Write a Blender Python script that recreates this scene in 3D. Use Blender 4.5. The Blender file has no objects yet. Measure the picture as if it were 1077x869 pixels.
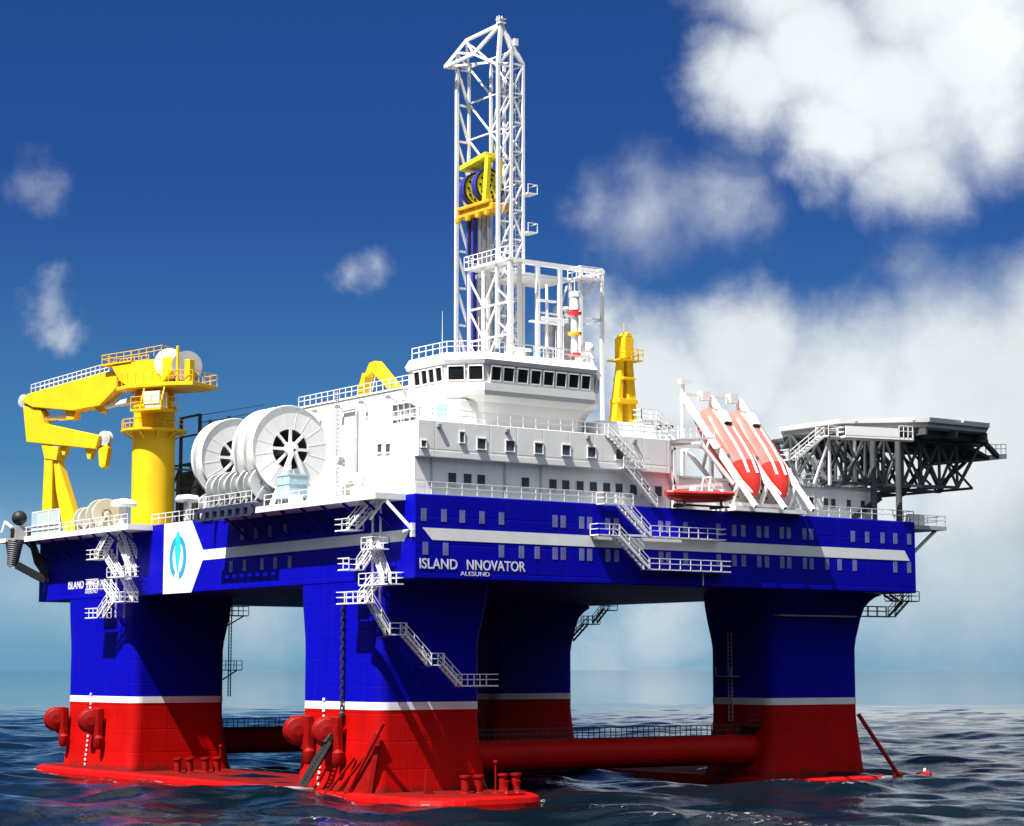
import bpy, math, random
import numpy as np
from mathutils import Vector, Matrix
random.seed(7)
SC = bpy.context.scene
COL = SC.collection
V = Vector

# ------------------------------------------------------------------ materials
def _mat(name):
    m = bpy.data.materials.new(name); m.use_nodes = True
    nt = m.node_tree
    return m, nt, nt.nodes['Principled BSDF']

def paint(name, rgb, rough=0.45, metal=0.0, var=0.10, scale=0.35, seams=None, grime=0.0, grime_rgb=(0.12, 0.07, 0.04), spec=0.4, scum=0.0):
    """weathered paint: fine value noise, rough variation, optional plate seams (bump) and rain streaks of dirt"""
    m, nt, b = _mat(name)
    N, L = nt.nodes.new, nt.links.new
    tc = N('ShaderNodeNewGeometry')
    n1 = N('ShaderNodeTexNoise'); n1.inputs['Scale'].default_value = scale; n1.inputs['Detail'].default_value = 7
    L(tc.outputs['Position'], n1.inputs['Vector'])
    mr = N('ShaderNodeMapRange'); mr.inputs[1].default_value = 0.3; mr.inputs[2].default_value = 0.7
    mr.inputs[3].default_value = 1 - var; mr.inputs[4].default_value = 1 + var * 0.6
    L(n1.outputs['Fac'], mr.inputs[0])
    mx = N('ShaderNodeVectorMath'); mx.operation = 'SCALE'; mx.inputs[0].default_value = rgb
    L(mr.outputs[0], mx.inputs['Scale'])
    col = mx.outputs[0]
    if grime:
        mp = N('ShaderNodeMapping'); mp.inputs['Scale'].default_value = (1.3, 1.3, 0.09)
        L(tc.outputs['Position'], mp.inputs['Vector'])
        n2 = N('ShaderNodeTexNoise'); n2.inputs['Scale'].default_value = 1.0; n2.inputs['Detail'].default_value = 5
        L(mp.outputs[0], n2.inputs['Vector'])
        r2 = N('ShaderNodeMapRange'); r2.inputs[1].default_value = 0.56; r2.inputs[2].default_value = 0.78
        r2.inputs[3].default_value = 0; r2.inputs[4].default_value = grime
        L(n2.outputs['Fac'], r2.inputs[0])
        mg = N('ShaderNodeMix'); mg.data_type = 'RGBA'
        L(r2.outputs[0], mg.inputs['Factor']); L(col, mg.inputs['A']); mg.inputs['B'].default_value = (*grime_rgb, 1)
        col = mg.outputs['Result']
    if scum:      # weed and wear just above the waterline
        sp0 = N('ShaderNodeSeparateXYZ'); L(tc.outputs['Position'], sp0.inputs[0])
        n5 = N('ShaderNodeTexNoise'); n5.inputs['Scale'].default_value = 0.9; n5.inputs['Detail'].default_value = 8; L(tc.outputs['Position'], n5.inputs['Vector'])
        ed = N('ShaderNodeMath'); ed.operation = 'MULTIPLY_ADD'; L(n5.outputs['Fac'], ed.inputs[0]); ed.inputs[1].default_value = -2.6; L(sp0.outputs['Z'], ed.inputs[2])
        sr = N('ShaderNodeMapRange'); sr.inputs[1].default_value = 0.05; sr.inputs[2].default_value = -0.6; sr.inputs[3].default_value = 0; sr.inputs[4].default_value = scum; L(ed.outputs[0], sr.inputs[0])
        ms = N('ShaderNodeMix'); ms.data_type = 'RGBA'; L(sr.outputs[0], ms.inputs['Factor']); L(col, ms.inputs['A']); ms.inputs['B'].default_value = (0.09, 0.012, 0.008, 1); col = ms.outputs['Result']
    L(col, b.inputs['Base Color'])
    r = N('ShaderNodeMapRange'); r.inputs[3].default_value = rough - 0.08; r.inputs[4].default_value = rough + 0.12
    L(n1.outputs['Fac'], r.inputs[0]); L(r.outputs[0], b.inputs['Roughness'])
    b.inputs['Metallic'].default_value = metal
    b.inputs['Specular IOR Level'].default_value = spec
    if seams:
        # welded plating: shallow dishing between frames
        sx, sz = seams
        sp = N('ShaderNodeSeparateXYZ'); L(tc.outputs['Position'], sp.inputs[0])
        ad = N('ShaderNodeMath'); ad.operation = 'ADD'; L(sp.outputs['X'], ad.inputs[0]); L(sp.outputs['Y'], ad.inputs[1])
        def tri(sock, period):
            a = N('ShaderNodeMath'); a.operation = 'PINGPONG'; a.inputs[1].default_value = period / 2; L(sock, a.inputs[0])
            c = N('ShaderNodeMapRange'); c.inputs[1].default_value = 0; c.inputs[2].default_value = 0.12; L(a.outputs[0], c.inputs[0])
            return c.outputs[0]
        mn = N('ShaderNodeMath'); mn.operation = 'MINIMUM'; L(tri(ad.outputs[0], sx), mn.inputs[0]); L(tri(sp.outputs['Z'], sz), mn.inputs[1])
        n3 = N('ShaderNodeTexNoise'); n3.inputs['Scale'].default_value = 0.45; n3.inputs['Detail'].default_value = 2
        L(tc.outputs['Position'], n3.inputs['Vector'])
        am = N('ShaderNodeMath'); am.operation = 'MULTIPLY_ADD'; L(n3.outputs['Fac'], am.inputs[0]); am.inputs[1].default_value = 1.4; L(mn.outputs[0], am.inputs[2])
        bp = N('ShaderNodeBump'); bp.inputs['Strength'].default_value = 0.25; bp.inputs['Distance'].default_value = 0.06
        L(am.outputs[0], bp.inputs['Height']); L(bp.outputs[0], b.inputs['Normal'])
    return m

M = {}
M['blue'] = paint('hull_blue', (0.0008, 0.0008, 0.36), 0.5, var=0.10, scale=0.12, seams=(3.2, 2.66), grime=0.28, grime_rgb=(0.025, 0.018, 0.16), spec=0.12)
M['red'] = paint('antifouling_red', (0.42, 0.0015, 0.001), 0.55, var=0.14, scale=0.3, seams=(3.2, 2.66), grime=0.45, grime_rgb=(0.17, 0.003, 0.003), spec=0.12, scum=0.75)
M['floatred'] = paint('pontoon_red', (0.40, 0.002, 0.0015), 0.5, var=0.2, scale=0.5, grime=0.3, grime_rgb=(0.17, 0.003, 0.003), spec=0.15)
M['deckred'] = paint('bounce_cut_red', (0.15, 0.004, 0.003), 0.8, var=0.3, scale=0.5, spec=0.1)  # darkened so the pontoon tops bounce less red light
M['redpart'] = paint('red_steel', (0.24, 0.002, 0.0015), 0.5, var=0.2, scale=0.8, spec=0.2)
M['white'] = paint('white_paint', (0.84, 0.84, 0.82), 0.42, var=0.05, scale=0.25, grime=0.10, grime_rgb=(0.55, 0.50, 0.42))
M['wplate'] = paint('white_plating', (0.84, 0.84, 0.82), 0.42, var=0.05, scale=0.2, seams=(3.2, 3.0), grime=0.26, grime_rgb=(0.55, 0.51, 0.44))
M['lettering'] = paint('white_lettering', (0.72, 0.72, 0.74), 0.5, var=0.12, scale=1.5)
M['stripe'] = paint('pale_stripe', (0.80, 0.81, 0.80), 0.5, var=0.06, scale=0.5, grime=0.15, grime_rgb=(0.5, 0.5, 0.5))
M['rail'] = paint('rail_white', (0.78, 0.78, 0.78), 0.45, var=0.05)
M['yellow'] = paint('crane_yellow', (0.82, 0.50, 0.012), 0.42, var=0.10, scale=0.4, grime=0.22, grime_rgb=(0.62, 0.30, 0.02), spec=0.25)
M['orange'] = paint('slew_orange', (0.72, 0.24, 0.02), 0.5, var=0.2, scale=0.9, grime=0.3)
M['lime'] = paint('yoke_yellow', (0.74, 0.66, 0.03), 0.42, var=0.1, spec=0.25)
M['gold'] = paint('yoke_gold', (0.80, 0.42, 0.02), 0.45, var=0.25, scale=1.5)
M['grey'] = paint('grey_steel', (0.32, 0.34, 0.35), 0.45, metal=0.3, var=0.15)
M['lgrey'] = paint('galvanised_grey', (0.52, 0.54, 0.54), 0.45, metal=0.25, var=0.18, scale=1.2)
M['silver'] = paint('chrome_tube', (0.62, 0.63, 0.62), 0.22, metal=0.9, var=0.1)
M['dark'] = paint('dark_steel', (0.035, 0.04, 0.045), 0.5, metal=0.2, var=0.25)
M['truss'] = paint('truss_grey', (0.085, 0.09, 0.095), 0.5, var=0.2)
M['black'] = paint('black_rubber', (0.012, 0.012, 0.013), 0.5, var=0.2)
M['navy'] = paint('navy_frame', (0.03, 0.035, 0.08), 0.5, var=0.25)
M['guide'] = paint('guide_blue', (0.05, 0.06, 0.42), 0.4, var=0.1)
M['teal'] = paint('emblem_blue', (0.03, 0.30, 0.52), 0.5, var=0.03)
M['aqua'] = paint('emblem_aqua', (0.02, 0.60, 0.60), 0.5, var=0.03)
M['boatred'] = paint('lifeboat_red', (0.62, 0.03, 0.02), 0.3, var=0.08, scale=0.7, spec=0.5)
M['boatglare'] = paint('lifeboat_red_glare', (0.64, 0.16, 0.13), 0.28, var=0.12, scale=0.5, spec=0.6)  # red canopy with its glare put into the paint
M['container'] = paint('container_grey_blue', (0.36, 0.50, 0.58), 0.5, var=0.12, grime=0.3)
M['deckgreen'] = paint('deck_grey', (0.20, 0.22, 0.22), 0.65, var=0.25)
M['helitop'] = paint('helideck_plate', (0.42, 0.44, 0.42), 0.55, var=0.15, scale=0.2)
M['beige'] = paint('beige_drum', (0.62, 0.58, 0.47), 0.55, var=0.1)
M['hpane'] = paint('hull_window_glass', (0.17, 0.18, 0.40), 0.25, var=0.25, scale=0.6, spec=0.6)
M['screen'] = paint('tinted_screen', (0.50, 0.58, 0.56), 0.25, var=0.05, spec=0.6)
M['cyan'] = paint('door_cyan', (0.30, 0.66, 0.74), 0.4, var=0.06)
M['bandred'] = paint('mast_red', (0.70, 0.03, 0.03), 0.4, var=0.08)
M['chain'] = paint('chain_iron', (0.05, 0.04, 0.045), 0.6, metal=0.4, var=0.3)
def glass(name, rgb):
    m, nt, b = _mat(name)
    N, L = nt.nodes.new, nt.links.new
    g = N('ShaderNodeNewGeometry'); n = N('ShaderNodeTexNoise'); n.inputs['Scale'].default_value = 0.8
    L(g.outputs['Position'], n.inputs['Vector'])
    cr = N('ShaderNodeMix'); cr.data_type = 'RGBA'; cr.inputs['A'].default_value = (*[c * 0.5 for c in rgb], 1); cr.inputs['B'].default_value = (*[c * 1.6 for c in rgb], 1)
    L(n.outputs['Fac'], cr.inputs['Factor']); L(cr.outputs['Result'], b.inputs['Base Color'])
    b.inputs['Roughness'].default_value = 0.06; b.inputs['Specular IOR Level'].default_value = 0.5
    return m
M['glass'] = glass('bridge_glass', (0.012, 0.015, 0.018))
M['port'] = glass('porthole_glass', (0.05, 0.07, 0.09))

# ------------------------------------------------------------------ mesh builder
OFF = {}          # world position of every root / part, so that parts can be written in world coordinates
def off(o): return OFF.get(o.name, V((0, 0, 0))) if o else V((0, 0, 0))

class MB:
    def __init__(s): s.v = []; s.f = []; s.sm = []
    def add(s, vs, fs, smooth=False):
        k = len(s.v); s.v += [tuple(p) for p in vs]
        for f in fs: s.f.append(tuple(i + k for i in f)); s.sm.append(smooth)
        return s
    def box(s, x0, x1, y0, y1, z0, z1):
        vs = [(x0,y0,z0),(x1,y0,z0),(x1,y1,z0),(x0,y1,z0),(x0,y0,z1),(x1,y0,z1),(x1,y1,z1),(x0,y1,z1)]
        return s.add(vs, [(0,3,2,1),(4,5,6,7),(0,1,5,4),(1,2,6,5),(2,3,7,6),(3,0,4,7)])
    def bar(s, p, q, w, h=None, up=(0,0,1)):
        p, q = V(p), V(q); h = h or w
        d = (q - p).normalized(); u = V(up)
        if abs(d.dot(u)) > 0.97: u = V((1,0,0))
        a = d.cross(u).normalized() * (w / 2); b = a.cross(d).normalized() * (h / 2)
        vs = [p-a-b, p+a-b, p+a+b, p-a+b, q-a-b, q+a-b, q+a+b, q-a+b]
        return s.add(vs, [(0,1,2,3),(7,6,5,4),(0,4,5,1),(1,5,6,2),(2,6,7,3),(3,7,4,0)])
    def tube(s, p, q, r, n=10, r2=None, caps=True):
        p, q = V(p), V(q); r2 = r if r2 is None else r2
        d = (q - p).normalized(); u = V((0,0,1)) if abs(d.z) < 0.95 else V((1,0,0))
        a = d.cross(u).normalized(); b = a.cross(d)
        vs = []
        for c, rr in ((p, r), (q, r2)):
            for i in range(n):
                t = 2*math.pi*i/n; vs.append(c + (a*math.cos(t) + b*math.sin(t))*rr)
        s.add(vs, [(i, i+n, (i+1) % n + n, (i+1) % n) for i in range(n)], True)
        if caps: s.add(vs, [tuple(range(n)), tuple(range(2*n-1, n-1, -1))])
        return s
    def lathe(s, c, d, prof, n=24, smooth=True, closed=False):
        """prof: (radius, distance along d) pairs"""
        c = V(c); d = V(d).normalized(); u = V((0,0,1)) if abs(d.z) < 0.95 else V((1,0,0))
        a = d.cross(u).normalized(); b = a.cross(d)
        vs = []
        for r, h in prof:
            for i in range(n):
                t = 2*math.pi*i/n; vs.append(c + d*h + (a*math.cos(t) + b*math.sin(t))*r)
        fs = []; m = len(prof)
        for j in range(m if closed else m-1):
            k = (j+1) % m
            for i in range(n): fs.append((j*n+i, k*n+i, k*n+(i+1) % n, j*n+(i+1) % n))
        s.add(vs, fs, smooth)
        if not closed:
            if prof[0][0] > 1e-4: s.add(vs[:n], [tuple(range(n))])
            if prof[-1][0] > 1e-4: s.add(vs[-n:], [tuple(range(n-1, -1, -1))])
        return s
    def prism(s, pts, vec):
        vec = V(vec); pts = [V(p) for p in pts]; n = len(pts)
        vs = pts + [p + vec for p in pts]
        return s.add(vs, [tuple(range(n-1, -1, -1)), tuple(range(n, 2*n))] + [(i, (i+1) % n, (i+1) % n+n, i+n) for i in range(n)])
    def loft(s, rings, caps=True, smooth=False):
        n = len(rings[0]); vs = [p for r in rings for p in r]; fs = []
        for j in range(len(rings)-1):
            for i in range(n): fs.append((j*n+i, j*n+(i+1) % n, (j+1)*n+(i+1) % n, (j+1)*n+i))
        s.add(vs, fs, smooth)
        if caps: s.add(rings[0], [tuple(range(n-1, -1, -1))]); s.add(rings[-1], [tuple(range(n))])
        return s
    def build(s, name, mat, parent=None, bevel=0.0):
        me = bpy.data.meshes.new(name); o3 = off(parent)
        me.from_pydata([(x-o3.x, y-o3.y, z-o3.z) for x, y, z in s.v], [], s.f)
        me.polygons.foreach_set('use_smooth', s.sm)
        me.materials.append(M[mat] if isinstance(mat, str) else mat)
        me.update()
        o = bpy.data.objects.new(name, me); COL.objects.link(o); o.parent = parent
        OFF[o.name] = o3.copy()
        if any(s.sm):
            try: me.set_sharp_from_angle(angle=math.radians(38))
            except Exception: pass
        if bevel:
            md = o.modifiers.new('edge', 'BEVEL'); md.width = bevel; md.segments = 2; md.limit_method = 'ANGLE'
        return o

def tag(o, label=None, cat=None, group=None, kind=None):
    if label: o['label'] = label
    if cat: o['category'] = cat
    if group: o['group'] = group
    if kind: o['kind'] = kind
    return o
def thing(name, label, cat, loc, group=None):
    o = bpy.data.objects.new(name, None); COL.objects.link(o); o.location = loc; o.empty_display_size = 0.5
    OFF[o.name] = V(loc)
    return tag(o, label, cat, group)
def copy_tree(o, delta, label=None, parent=None):
    c = o.copy(); COL.objects.link(c)
    if parent is None:
        c.location = V(o.location) + V(delta); OFF[c.name] = off(o) + V(delta)
        if label: c['label'] = label
    else:
        c.parent = parent; OFF[c.name] = off(parent)
    for ch in list(KIDS(o)): copy_tree(ch, delta, None, c)
    return c
def KIDS(o): return [x for x in COL.objects if x.parent == o]

POST = {}
def post_mesh(h, mat):
    k = (round(h, 2), mat)
    if k not in POST:
        mb = MB(); mb.bar((0,0,0), (0,0,h), 0.075)
        me = bpy.data.meshes.new('post'); me.from_pydata(mb.v, [], mb.f); me.materials.append(M[mat]); POST[k] = me
    return POST[k]
def rail(parent, pts, h=1.15, mat='rail', step=1.7, closed=False, posts=True, w=0.075, rows=(1.0, 0.55)):
    """a guard rail along a path: the rails are one part, every stanchion a child of it"""
    mb = MB(); pts = [V(p) for p in pts]
    if closed: pts.append(pts[0])
    plist = []
    for a, b in zip(pts, pts[1:]):
        for k in rows: mb.bar(a + V((0,0,h*k)), b + V((0,0,h*k)), w)
        n = max(1, round((b-a).length / step))
        for i in range(n): plist.append(a.lerp(b, i/n))
    if not closed: plist.append(pts[-1])
    if not posts:
        for p in plist: mb.bar(p, p + V((0,0,h)), 0.075)
    o = mb.build('guard_rail', mat, parent)
    if posts:
        me = post_mesh(h, mat); o3 = off(parent)
        for p in plist:
            q = bpy.data.objects.new('post', me); COL.objects.link(q); q.parent = o; q.location = p - o3
    return o

def flight(parent, p, q, width, mat='rail', side=(0,1,0), rails=True, h=1.0):
    """one stair flight from p (low) to q (high): treads + stringers, two hand rails as its own parts"""
    p, q = V(p), V(q); s = V(side).normalized() * width
    mb = MB()
    for k in (0, 1): mb.bar(p + s*k, q + s*k, 0.08, 0.26)
    n = max(3, int((q-p).z / 0.33))
    for i in range(1, n):
        c = p.lerp(q, i/n); mb.bar(c, c + s, 0.24, 0.05)
    f = mb.build('flight', mat, parent)
    if rails:
        for k in (0, 1):
            r = MB(); a, b = p + s*k, q + s*k
            for hh in (h, h*0.52): r.bar(a + V((0,0,hh)), b + V((0,0,hh)), 0.07)
            m = max(2, round((b-a).length / 1.5))
            for i in range(m+1): c = a.lerp(b, i/m); r.bar(c, c + V((0,0,h)), 0.07)
            r.build('handrail', mat, f)
    return f
def landing(parent, x0, x1, y0, y1, z, mat='rail', open_sides='', h=1.05):
    mb = MB(); mb.box(x0, x1, y0, y1, z-0.12, z)
    o = mb.build('landing', mat, parent)
    r = MB()
    sides = {'w': ((x0,y0),(x0,y1)), 'e': ((x1,y0),(x1,y1)), 's': ((x0,y0),(x1,y0)), 'n': ((x0,y1),(x1,y1))}
    for k, (a, b) in sides.items():
        if k in open_sides: continue
        a, b = V((*a, z)), V((*b, z))
        for hh in (h, h*0.52): r.bar(a + V((0,0,hh)), b + V((0,0,hh)), 0.07)
        n = max(1, round((b-a).length / 1.3))
        for i in range(n+1): c = a.lerp(b, i/n); r.bar(c, c + V((0,0,h)), 0.07)
    if r.v: r.build('guard_rail', mat, o)
    return o

def text_mesh(name, body, mat, parent, origin, xdir, width, height, thick=0.012, bold=0.0):
    """lettering fitted to width x height, standing on origin, running along xdir, upright"""
    cu = bpy.data.curves.new(name, 'FONT'); cu.body = body; cu.size = 1; cu.extrude = 0.02; cu.offset = bold; cu.resolution_u = 4
    t = bpy.data.objects.new(name, cu); COL.objects.link(t)
    dg = bpy.context.evaluated_depsgraph_get(); dg.update()
    me = bpy.data.meshes.new_from_object(t.evaluated_get(dg))
    bpy.data.objects.remove(t)
    n = len(me.vertices); co = np.empty(n*3); me.vertices.foreach_get('co', co); co = co.reshape(-1, 3)
    mn, mxx = co.min(0), co.max(0)
    u = (co[:,0]-mn[0]) / (mxx[0]-mn[0]) * width; v = (co[:,1]-mn[1]) / (mxx[1]-mn[1]) * height; w = co[:,2] / 0.02 * thick
    xd = np.array(xdir, float); up = np.array([0,0,1.0]); nn = np.cross(xd, up)
    out = np.array(origin) + u[:,None]*xd + v[:,None]*up + w[:,None]*nn - np.array(off(parent))
    me.vertices.foreach_set('co', out.ravel()); me.materials.clear(); me.materials.append(M[mat]); me.update()
    o = bpy.data.objects.new(name, me); COL.objects.link(o); o.parent = parent; OFF[o.name] = off(parent)
    return o
HWT = [1.0, 3.3, 5.4, 7.7, 10.0, 16.5, 17.5, 19.8, 20.8, 23.1, 24.2, 30.0, 31.0, 33.3, 37.8, 40.0, 41.3, 43.5, 44.6, 46.8, 47.8, 50.1, 51.1, 57.4, 59.6, 62.0, 64.0, 66.2]
HWB = [1.2, 3.5, 10.0, 12.4, 14.3, 16.5, 17.5, 19.8, 20.8, 23.1, 24.2, 30.0, 31.0, 33.3, 37.8, 40.0, 41.3, 43.5, 44.6, 46.8, 47.8, 50.1, 51.1, 53.4, 55.3, 57.6, 63.9, 66.1]
# cloud masses: direction in the sky, angular radius, density
CLOUDS = [(0.6722, 0.6836, 0.2842, 0.0426, 1), (0.6534, 0.7085, 0.2666, 0.0337, 1), (0.6972, 0.6664, 0.2642, 0.0471, 1), (0.7175, 0.6382, 0.2789, 0.0471, 1), (0.6844, 0.6878, 0.2421, 0.0292, 0.9), (0.7104, 0.6651, 0.2301, 0.0314, 0.8), (0.7339, 0.6311, 0.2511, 0.0314, 0.6), (0.6392, 0.7188, 0.2734, 0.0224, 0.7), (0.7035, 0.6356, 0.3179, 0.0539, 1), (0.6506, 0.6916, 0.3138, 0.0404, 0.8), (0.6295, 0.7493, 0.2056, 0.0420, 0.24), (0.6526, 0.7284, 0.2085, 0.0320, 0.24), (0.608, 0.765, 0.2124, 0.0260, 0.16), (0.7126, 0.6777, 0.1812, 0.0404, 0.05), (0.6371, 0.7592, 0.133, 0.0381, 1), (0.6634, 0.7352, 0.1392, 0.0359, 1), (0.6938, 0.7099, 0.1209, 0.0539, 1.1), (0.7288, 0.6741, 0.1198, 0.0561, 1.1), (0.7548, 0.6459, 0.1145, 0.0561, 1.1), (0.6595, 0.7448, 0.1017, 0.0404, 0.9), (0.7052, 0.7036, 0.0876, 0.0539, 1), (0.7469, 0.66, 0.0801, 0.0494, 0.9), (0.6211, 0.7677, 0.1575, 0.0202, 0.6), (0.7737, 0.6199, 0.1307, 0.0673, 1), (0.3882, 0.9071, 0.1627, 0.0130, 0.36), (0.3962, 0.9047, 0.1565, 0.0095, 0.42), (0.3766, 0.9016, 0.2128, 0.0180, 0.34), (0.3700, 0.9042, 0.2130, 0.0150, 0.28), (0.5207, 0.8334, 0.1851, 0.0150, 0.14), (0.5130, 0.8380, 0.1862, 0.0120, 0.10), (0.3862, 0.9214, 0.043, 0.0494, 0.12), (0.354, 0.9332, 0.050, 0.0628, 0.12), (0.6212, 0.7836, 0.0019, 0.0269, 1), (0.6436, 0.7652, 0.0174, 0.0269, 0.9), (0.6158, 0.7876, -0.0201, 0.0202, 0.9), (0.6485, 0.7611, -0.0135, 0.0224, 0.6), (0.4844, 0.8746, 0.0195, 0.0314, 0.5), (0.745, 0.665, 0.045, 0.075, 0.5), (0.70, 0.712, 0.06, 0.06, 0.5), (0.62, 0.78, 0.09, 0.05, 0.4)]
SKY_TINT = (0.062, 0.160, 0.375, 1); HAZE_COL = (0.55, 1.9, 3.2, 1); PALE_COL = (1.9, 3.1, 4.0, 1); LOW_COL = (0.95, 2.25, 3.3, 1); CLOUD_LO, CLOUD_HI = 4.7, 6.1
EXPOSURE = 1.05
# ------------------------------------------------------------------ the rig hull
W, D, ZB, ZD = 67.2, 87.0, 20.7, 28.7
hull = thing('rig_hull', 'blue and red four-legged floating rig hull carrying all decks, standing in the sea', 'drilling rig', (W/2, D/2, 0))

mb = MB(); mb.box(0, W, 0, D, ZB, ZD)
mb.build('deck_box', 'blue', hull, bevel=0.12)

def rrect(x0, x1, y0, y1, r, z, g=0.0, gl=None, n=5, gr=None):
    """rounded rectangle ring, grown by g on all sides (gl on the -X side)"""
    gl = g if gl is None else gl
    x0 -= gl; x1 += g if gr is None else gr; y0 -= g; y1 += g
    out = []
    for cx, cy, a0 in ((x1-r, y0+r, -90), (x1-r, y1-r, 0), (x0+r, y1-r, 90), (x0+r, y0+r, 180)):
        a = math.radians(a0); t0 = V((math.sin(a), -math.cos(a), 0)) * 0.12      # short flat run-in keeps the shading of the flats true
        out.append(V((cx + r*math.cos(a), cy + r*math.sin(a), z)) + t0)
        for i in range(n+1):
            a = math.radians(a0 + 90*i/n); out.append(V((cx + r*math.cos(a), cy + r*math.sin(a), z)))
        a = math.radians(a0 + 90); out.append(out[-1] + V((-math.sin(a), math.cos(a), 0)) * 0.12)
    return out
COLS = [(0.02, 12.2, 6.3, 21.0), (0.02, 12.2, 59.4, 77.7), (51.0, 64.4, 6.3, 17.0), (51.0, 64.4, 59.4, 77.2)]
for i, (x0, x1, y0, y1) in enumerate(COLS):
    flush = x0 < 1
    def ring(z, g, r=1.3, gr=None):
        return rrect(x0, x1, y0, y1, r, z, g, (min(g, 0) if flush and z > 9 else g * (0.6 if flush else 1)), gr=gr)
    top = MB()
    if flush: zs = [(9.05, 0, 0), (14.5, 0, 0), (15.6, 0.1, 0.1), (18.5, 0.55, 0.55), (20.69, 0.75, 0.75)]
    else: zs = [(9.05, 0, 0), (14.5, 0, 0), (15.6, 0.1, 0.12), (18.0, 0.45, 0.6), (19.2, 0.58, 1.1), (19.9, 0.64, 1.9), (20.4, 0.68, 2.8), (20.69, 0.7, 3.9 if i == 2 else 2.6)]
    top.loft([ring(z, g, gr=gr) for z, g, gr in zs], smooth=True)
    c = top.build('column', 'blue', hull)
    bd = MB(); bd.loft([ring(8.35, 0.03), ring(9.1, 0.03)], smooth=True); bd.build('white_band', 'stripe', c)
    lo = MB(); lo.loft([rrect(x0, x1, y0, y1, 1.3, z, g*0.2, g*(0.6 if flush else 1.0), gr=g) for z, g in [(-3, 1.4), (0.6, 1.15), (1.3, 0.8), (3.0, 0.55), (5.6, 0.15), (7.0, 0), (8.4, 0)]], smooth=True)
    lo.build('lower_section', 'red', c)
    # draft marks: a column of small white dashes on the seaward face
    if flush:
        dm = MB(); ym = y0 + (y1-y0)*0.66 if i == 0 else y0 + (y1-y0)*0.60
        rnd = random.Random(i)
        z = 0.9
        while z < 9.4:
            g = 0.15 + (5.6 - z)*0.10 if z < 5.6 else (0.15 if z < 7.0 else 0.05)
            if not (8.3 < z < 9.1):
                dm.box(-g-0.04, -g+0.02, ym, ym + 0.32 + 0.16*rnd.random(), z, z+0.28)
            z += 0.55
        dm.build('draft_mark', 'lettering', c)

# pontoons: two long rounded floats under the column pairs
for x0, x1, yn in ((-2.2, 13.4, -5.4), (49.0, 67.2, 1.6)):
    p = MB(); p.loft([rrect(x0, x1, yn, 85.9, 5.5, z, g, n=8) for z, g in [(-6, 0), (-0.1, 0), (0.35, -0.12), (0.55, -0.5)]], smooth=False)
    po = p.build('pontoon', 'floatred', hull)
    p = MB(); p.loft([rrect(x0+1.1, x1-1.1, yn+1.1, 84.8, 4.5, z, 0, n=8) for z in (0.552, 0.562)]); p.build('bounce_cut_panel', 'deckred', po)  # dark panel added to cut red bounce onto the columns' shaded faces
# cross braces with the walkway rail on top
for yc in (9.6, 69.0):
    b = MB(); b.tube((11, yc, 3.5), (52.5, yc, 3.5), 1.6, 24)
    b.lathe((46, yc, 3.5), (1,0,0), [(1.62, 0), (1.75, 1.5), (0.9, 5.4)], 24)
    o = b.build('brace', 'red', hull)
    w = MB(); w.box(12.6, 51.5, yc-0.5, yc+0.5, 5.02, 5.14)
    if yc < 20:
        for k in range(12): x = 13 + k*3.2; w.box(x, x+0.2, yc-0.5, yc+0.5, 4.7, 5.05)
    w.build('walkway', 'dark', o)
    for s in (-0.5, 0.5):
        r = MB(); a, e = V((12.8, yc+s, 5.14)), V((51.3, yc+s, 5.14))
        for hh in (1.05, 0.55): r.bar(a+V((0,0,hh)), e+V((0,0,hh)), 0.07)
        for k in range(27): c = a.lerp(e, k/26); r.bar(c, c+V((0,0,1.05)), 0.07)
        r.build('guard_rail', 'dark', o)
    pf = MB(); pf.box(49.0, 51.6, yc-1.6, yc+1.2, 6.0, 6.1)
    for (xx, yy) in ((49, yc-1.6), (50.3, yc-1.6), (51.5, yc-1.6), (49, yc-0.2), (49, yc+1.2)):
        pf.bar((xx,yy,6.1), (xx,yy,7.3), 0.07)
    for hh in (0.6, 1.2): pf.bar((49,yc-1.6,6.1+hh), (51.5,yc-1.6,6.1+hh), 0.07); pf.bar((49,yc-1.6,6.1+hh), (49,yc+1.2,6.1+hh), 0.07)
    pf.build('platform', 'dark', o)

# pale stripes
s = MB(); s.prism([(0.83,-0.03,25.50), (1.95,-0.03,24.37), (66.2,-0.03,24.30), (65.4,-0.03,25.42)], (0,0.05,0)); s.build('stripe', 'stripe', hull)
s = MB(); s.prism([(-0.03,0.75,25.36), (-0.03,1.85,24.28), (-0.03,42.5,24.15), (-0.03,42.5,25.28)], (0.05,0,0)); s.build('stripe', 'stripe', hull)
s = MB(); s.prism([(-0.033,52.04,28.69), (-0.033,52.04,20.71), (-0.033,45.1,20.71), (-0.033,42.55,24.13), (-0.033,42.55,25.30), (-0.033,45.3,28.69)], (0.05,0,0))
s.build('emblem_panel', 'stripe', hull)
# emblem: open ring with a pointed stem through it
def ell(a, b, t): return (48.45 - a*math.sin(math.radians(t)), 24.72 + b*math.cos(math.radians(t)))
rg = MB()
ts = [-152 + 7*i for i in range(47)]           # from lower left over the top to the lower right end
out = [ell(2.05, 2.45, t) for t in ts]; inn = [ell(1.32, 1.75, t) for t in ts]
for i in range(len(ts)-1):
    quad = [out[i], out[i+1], inn[i+1], inn[i]]
    rg.prism([(-0.075, y, z) for y, z in quad], (0.04,0,0))
em = rg.build('emblem', 'teal', hull)
st = MB(); st.prism([(-0.10, y, z) for y, z in [(48.75,27.6), (48.2,27.6), (48.05,26.9), (47.75,25.6), (48.15,24.4), (48.5,22.9), (48.95,24.4), (49.2,25.6), (48.9,26.9)]], (0.06,0,0))
st.build('emblem_stem', 'aqua', em)

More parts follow.
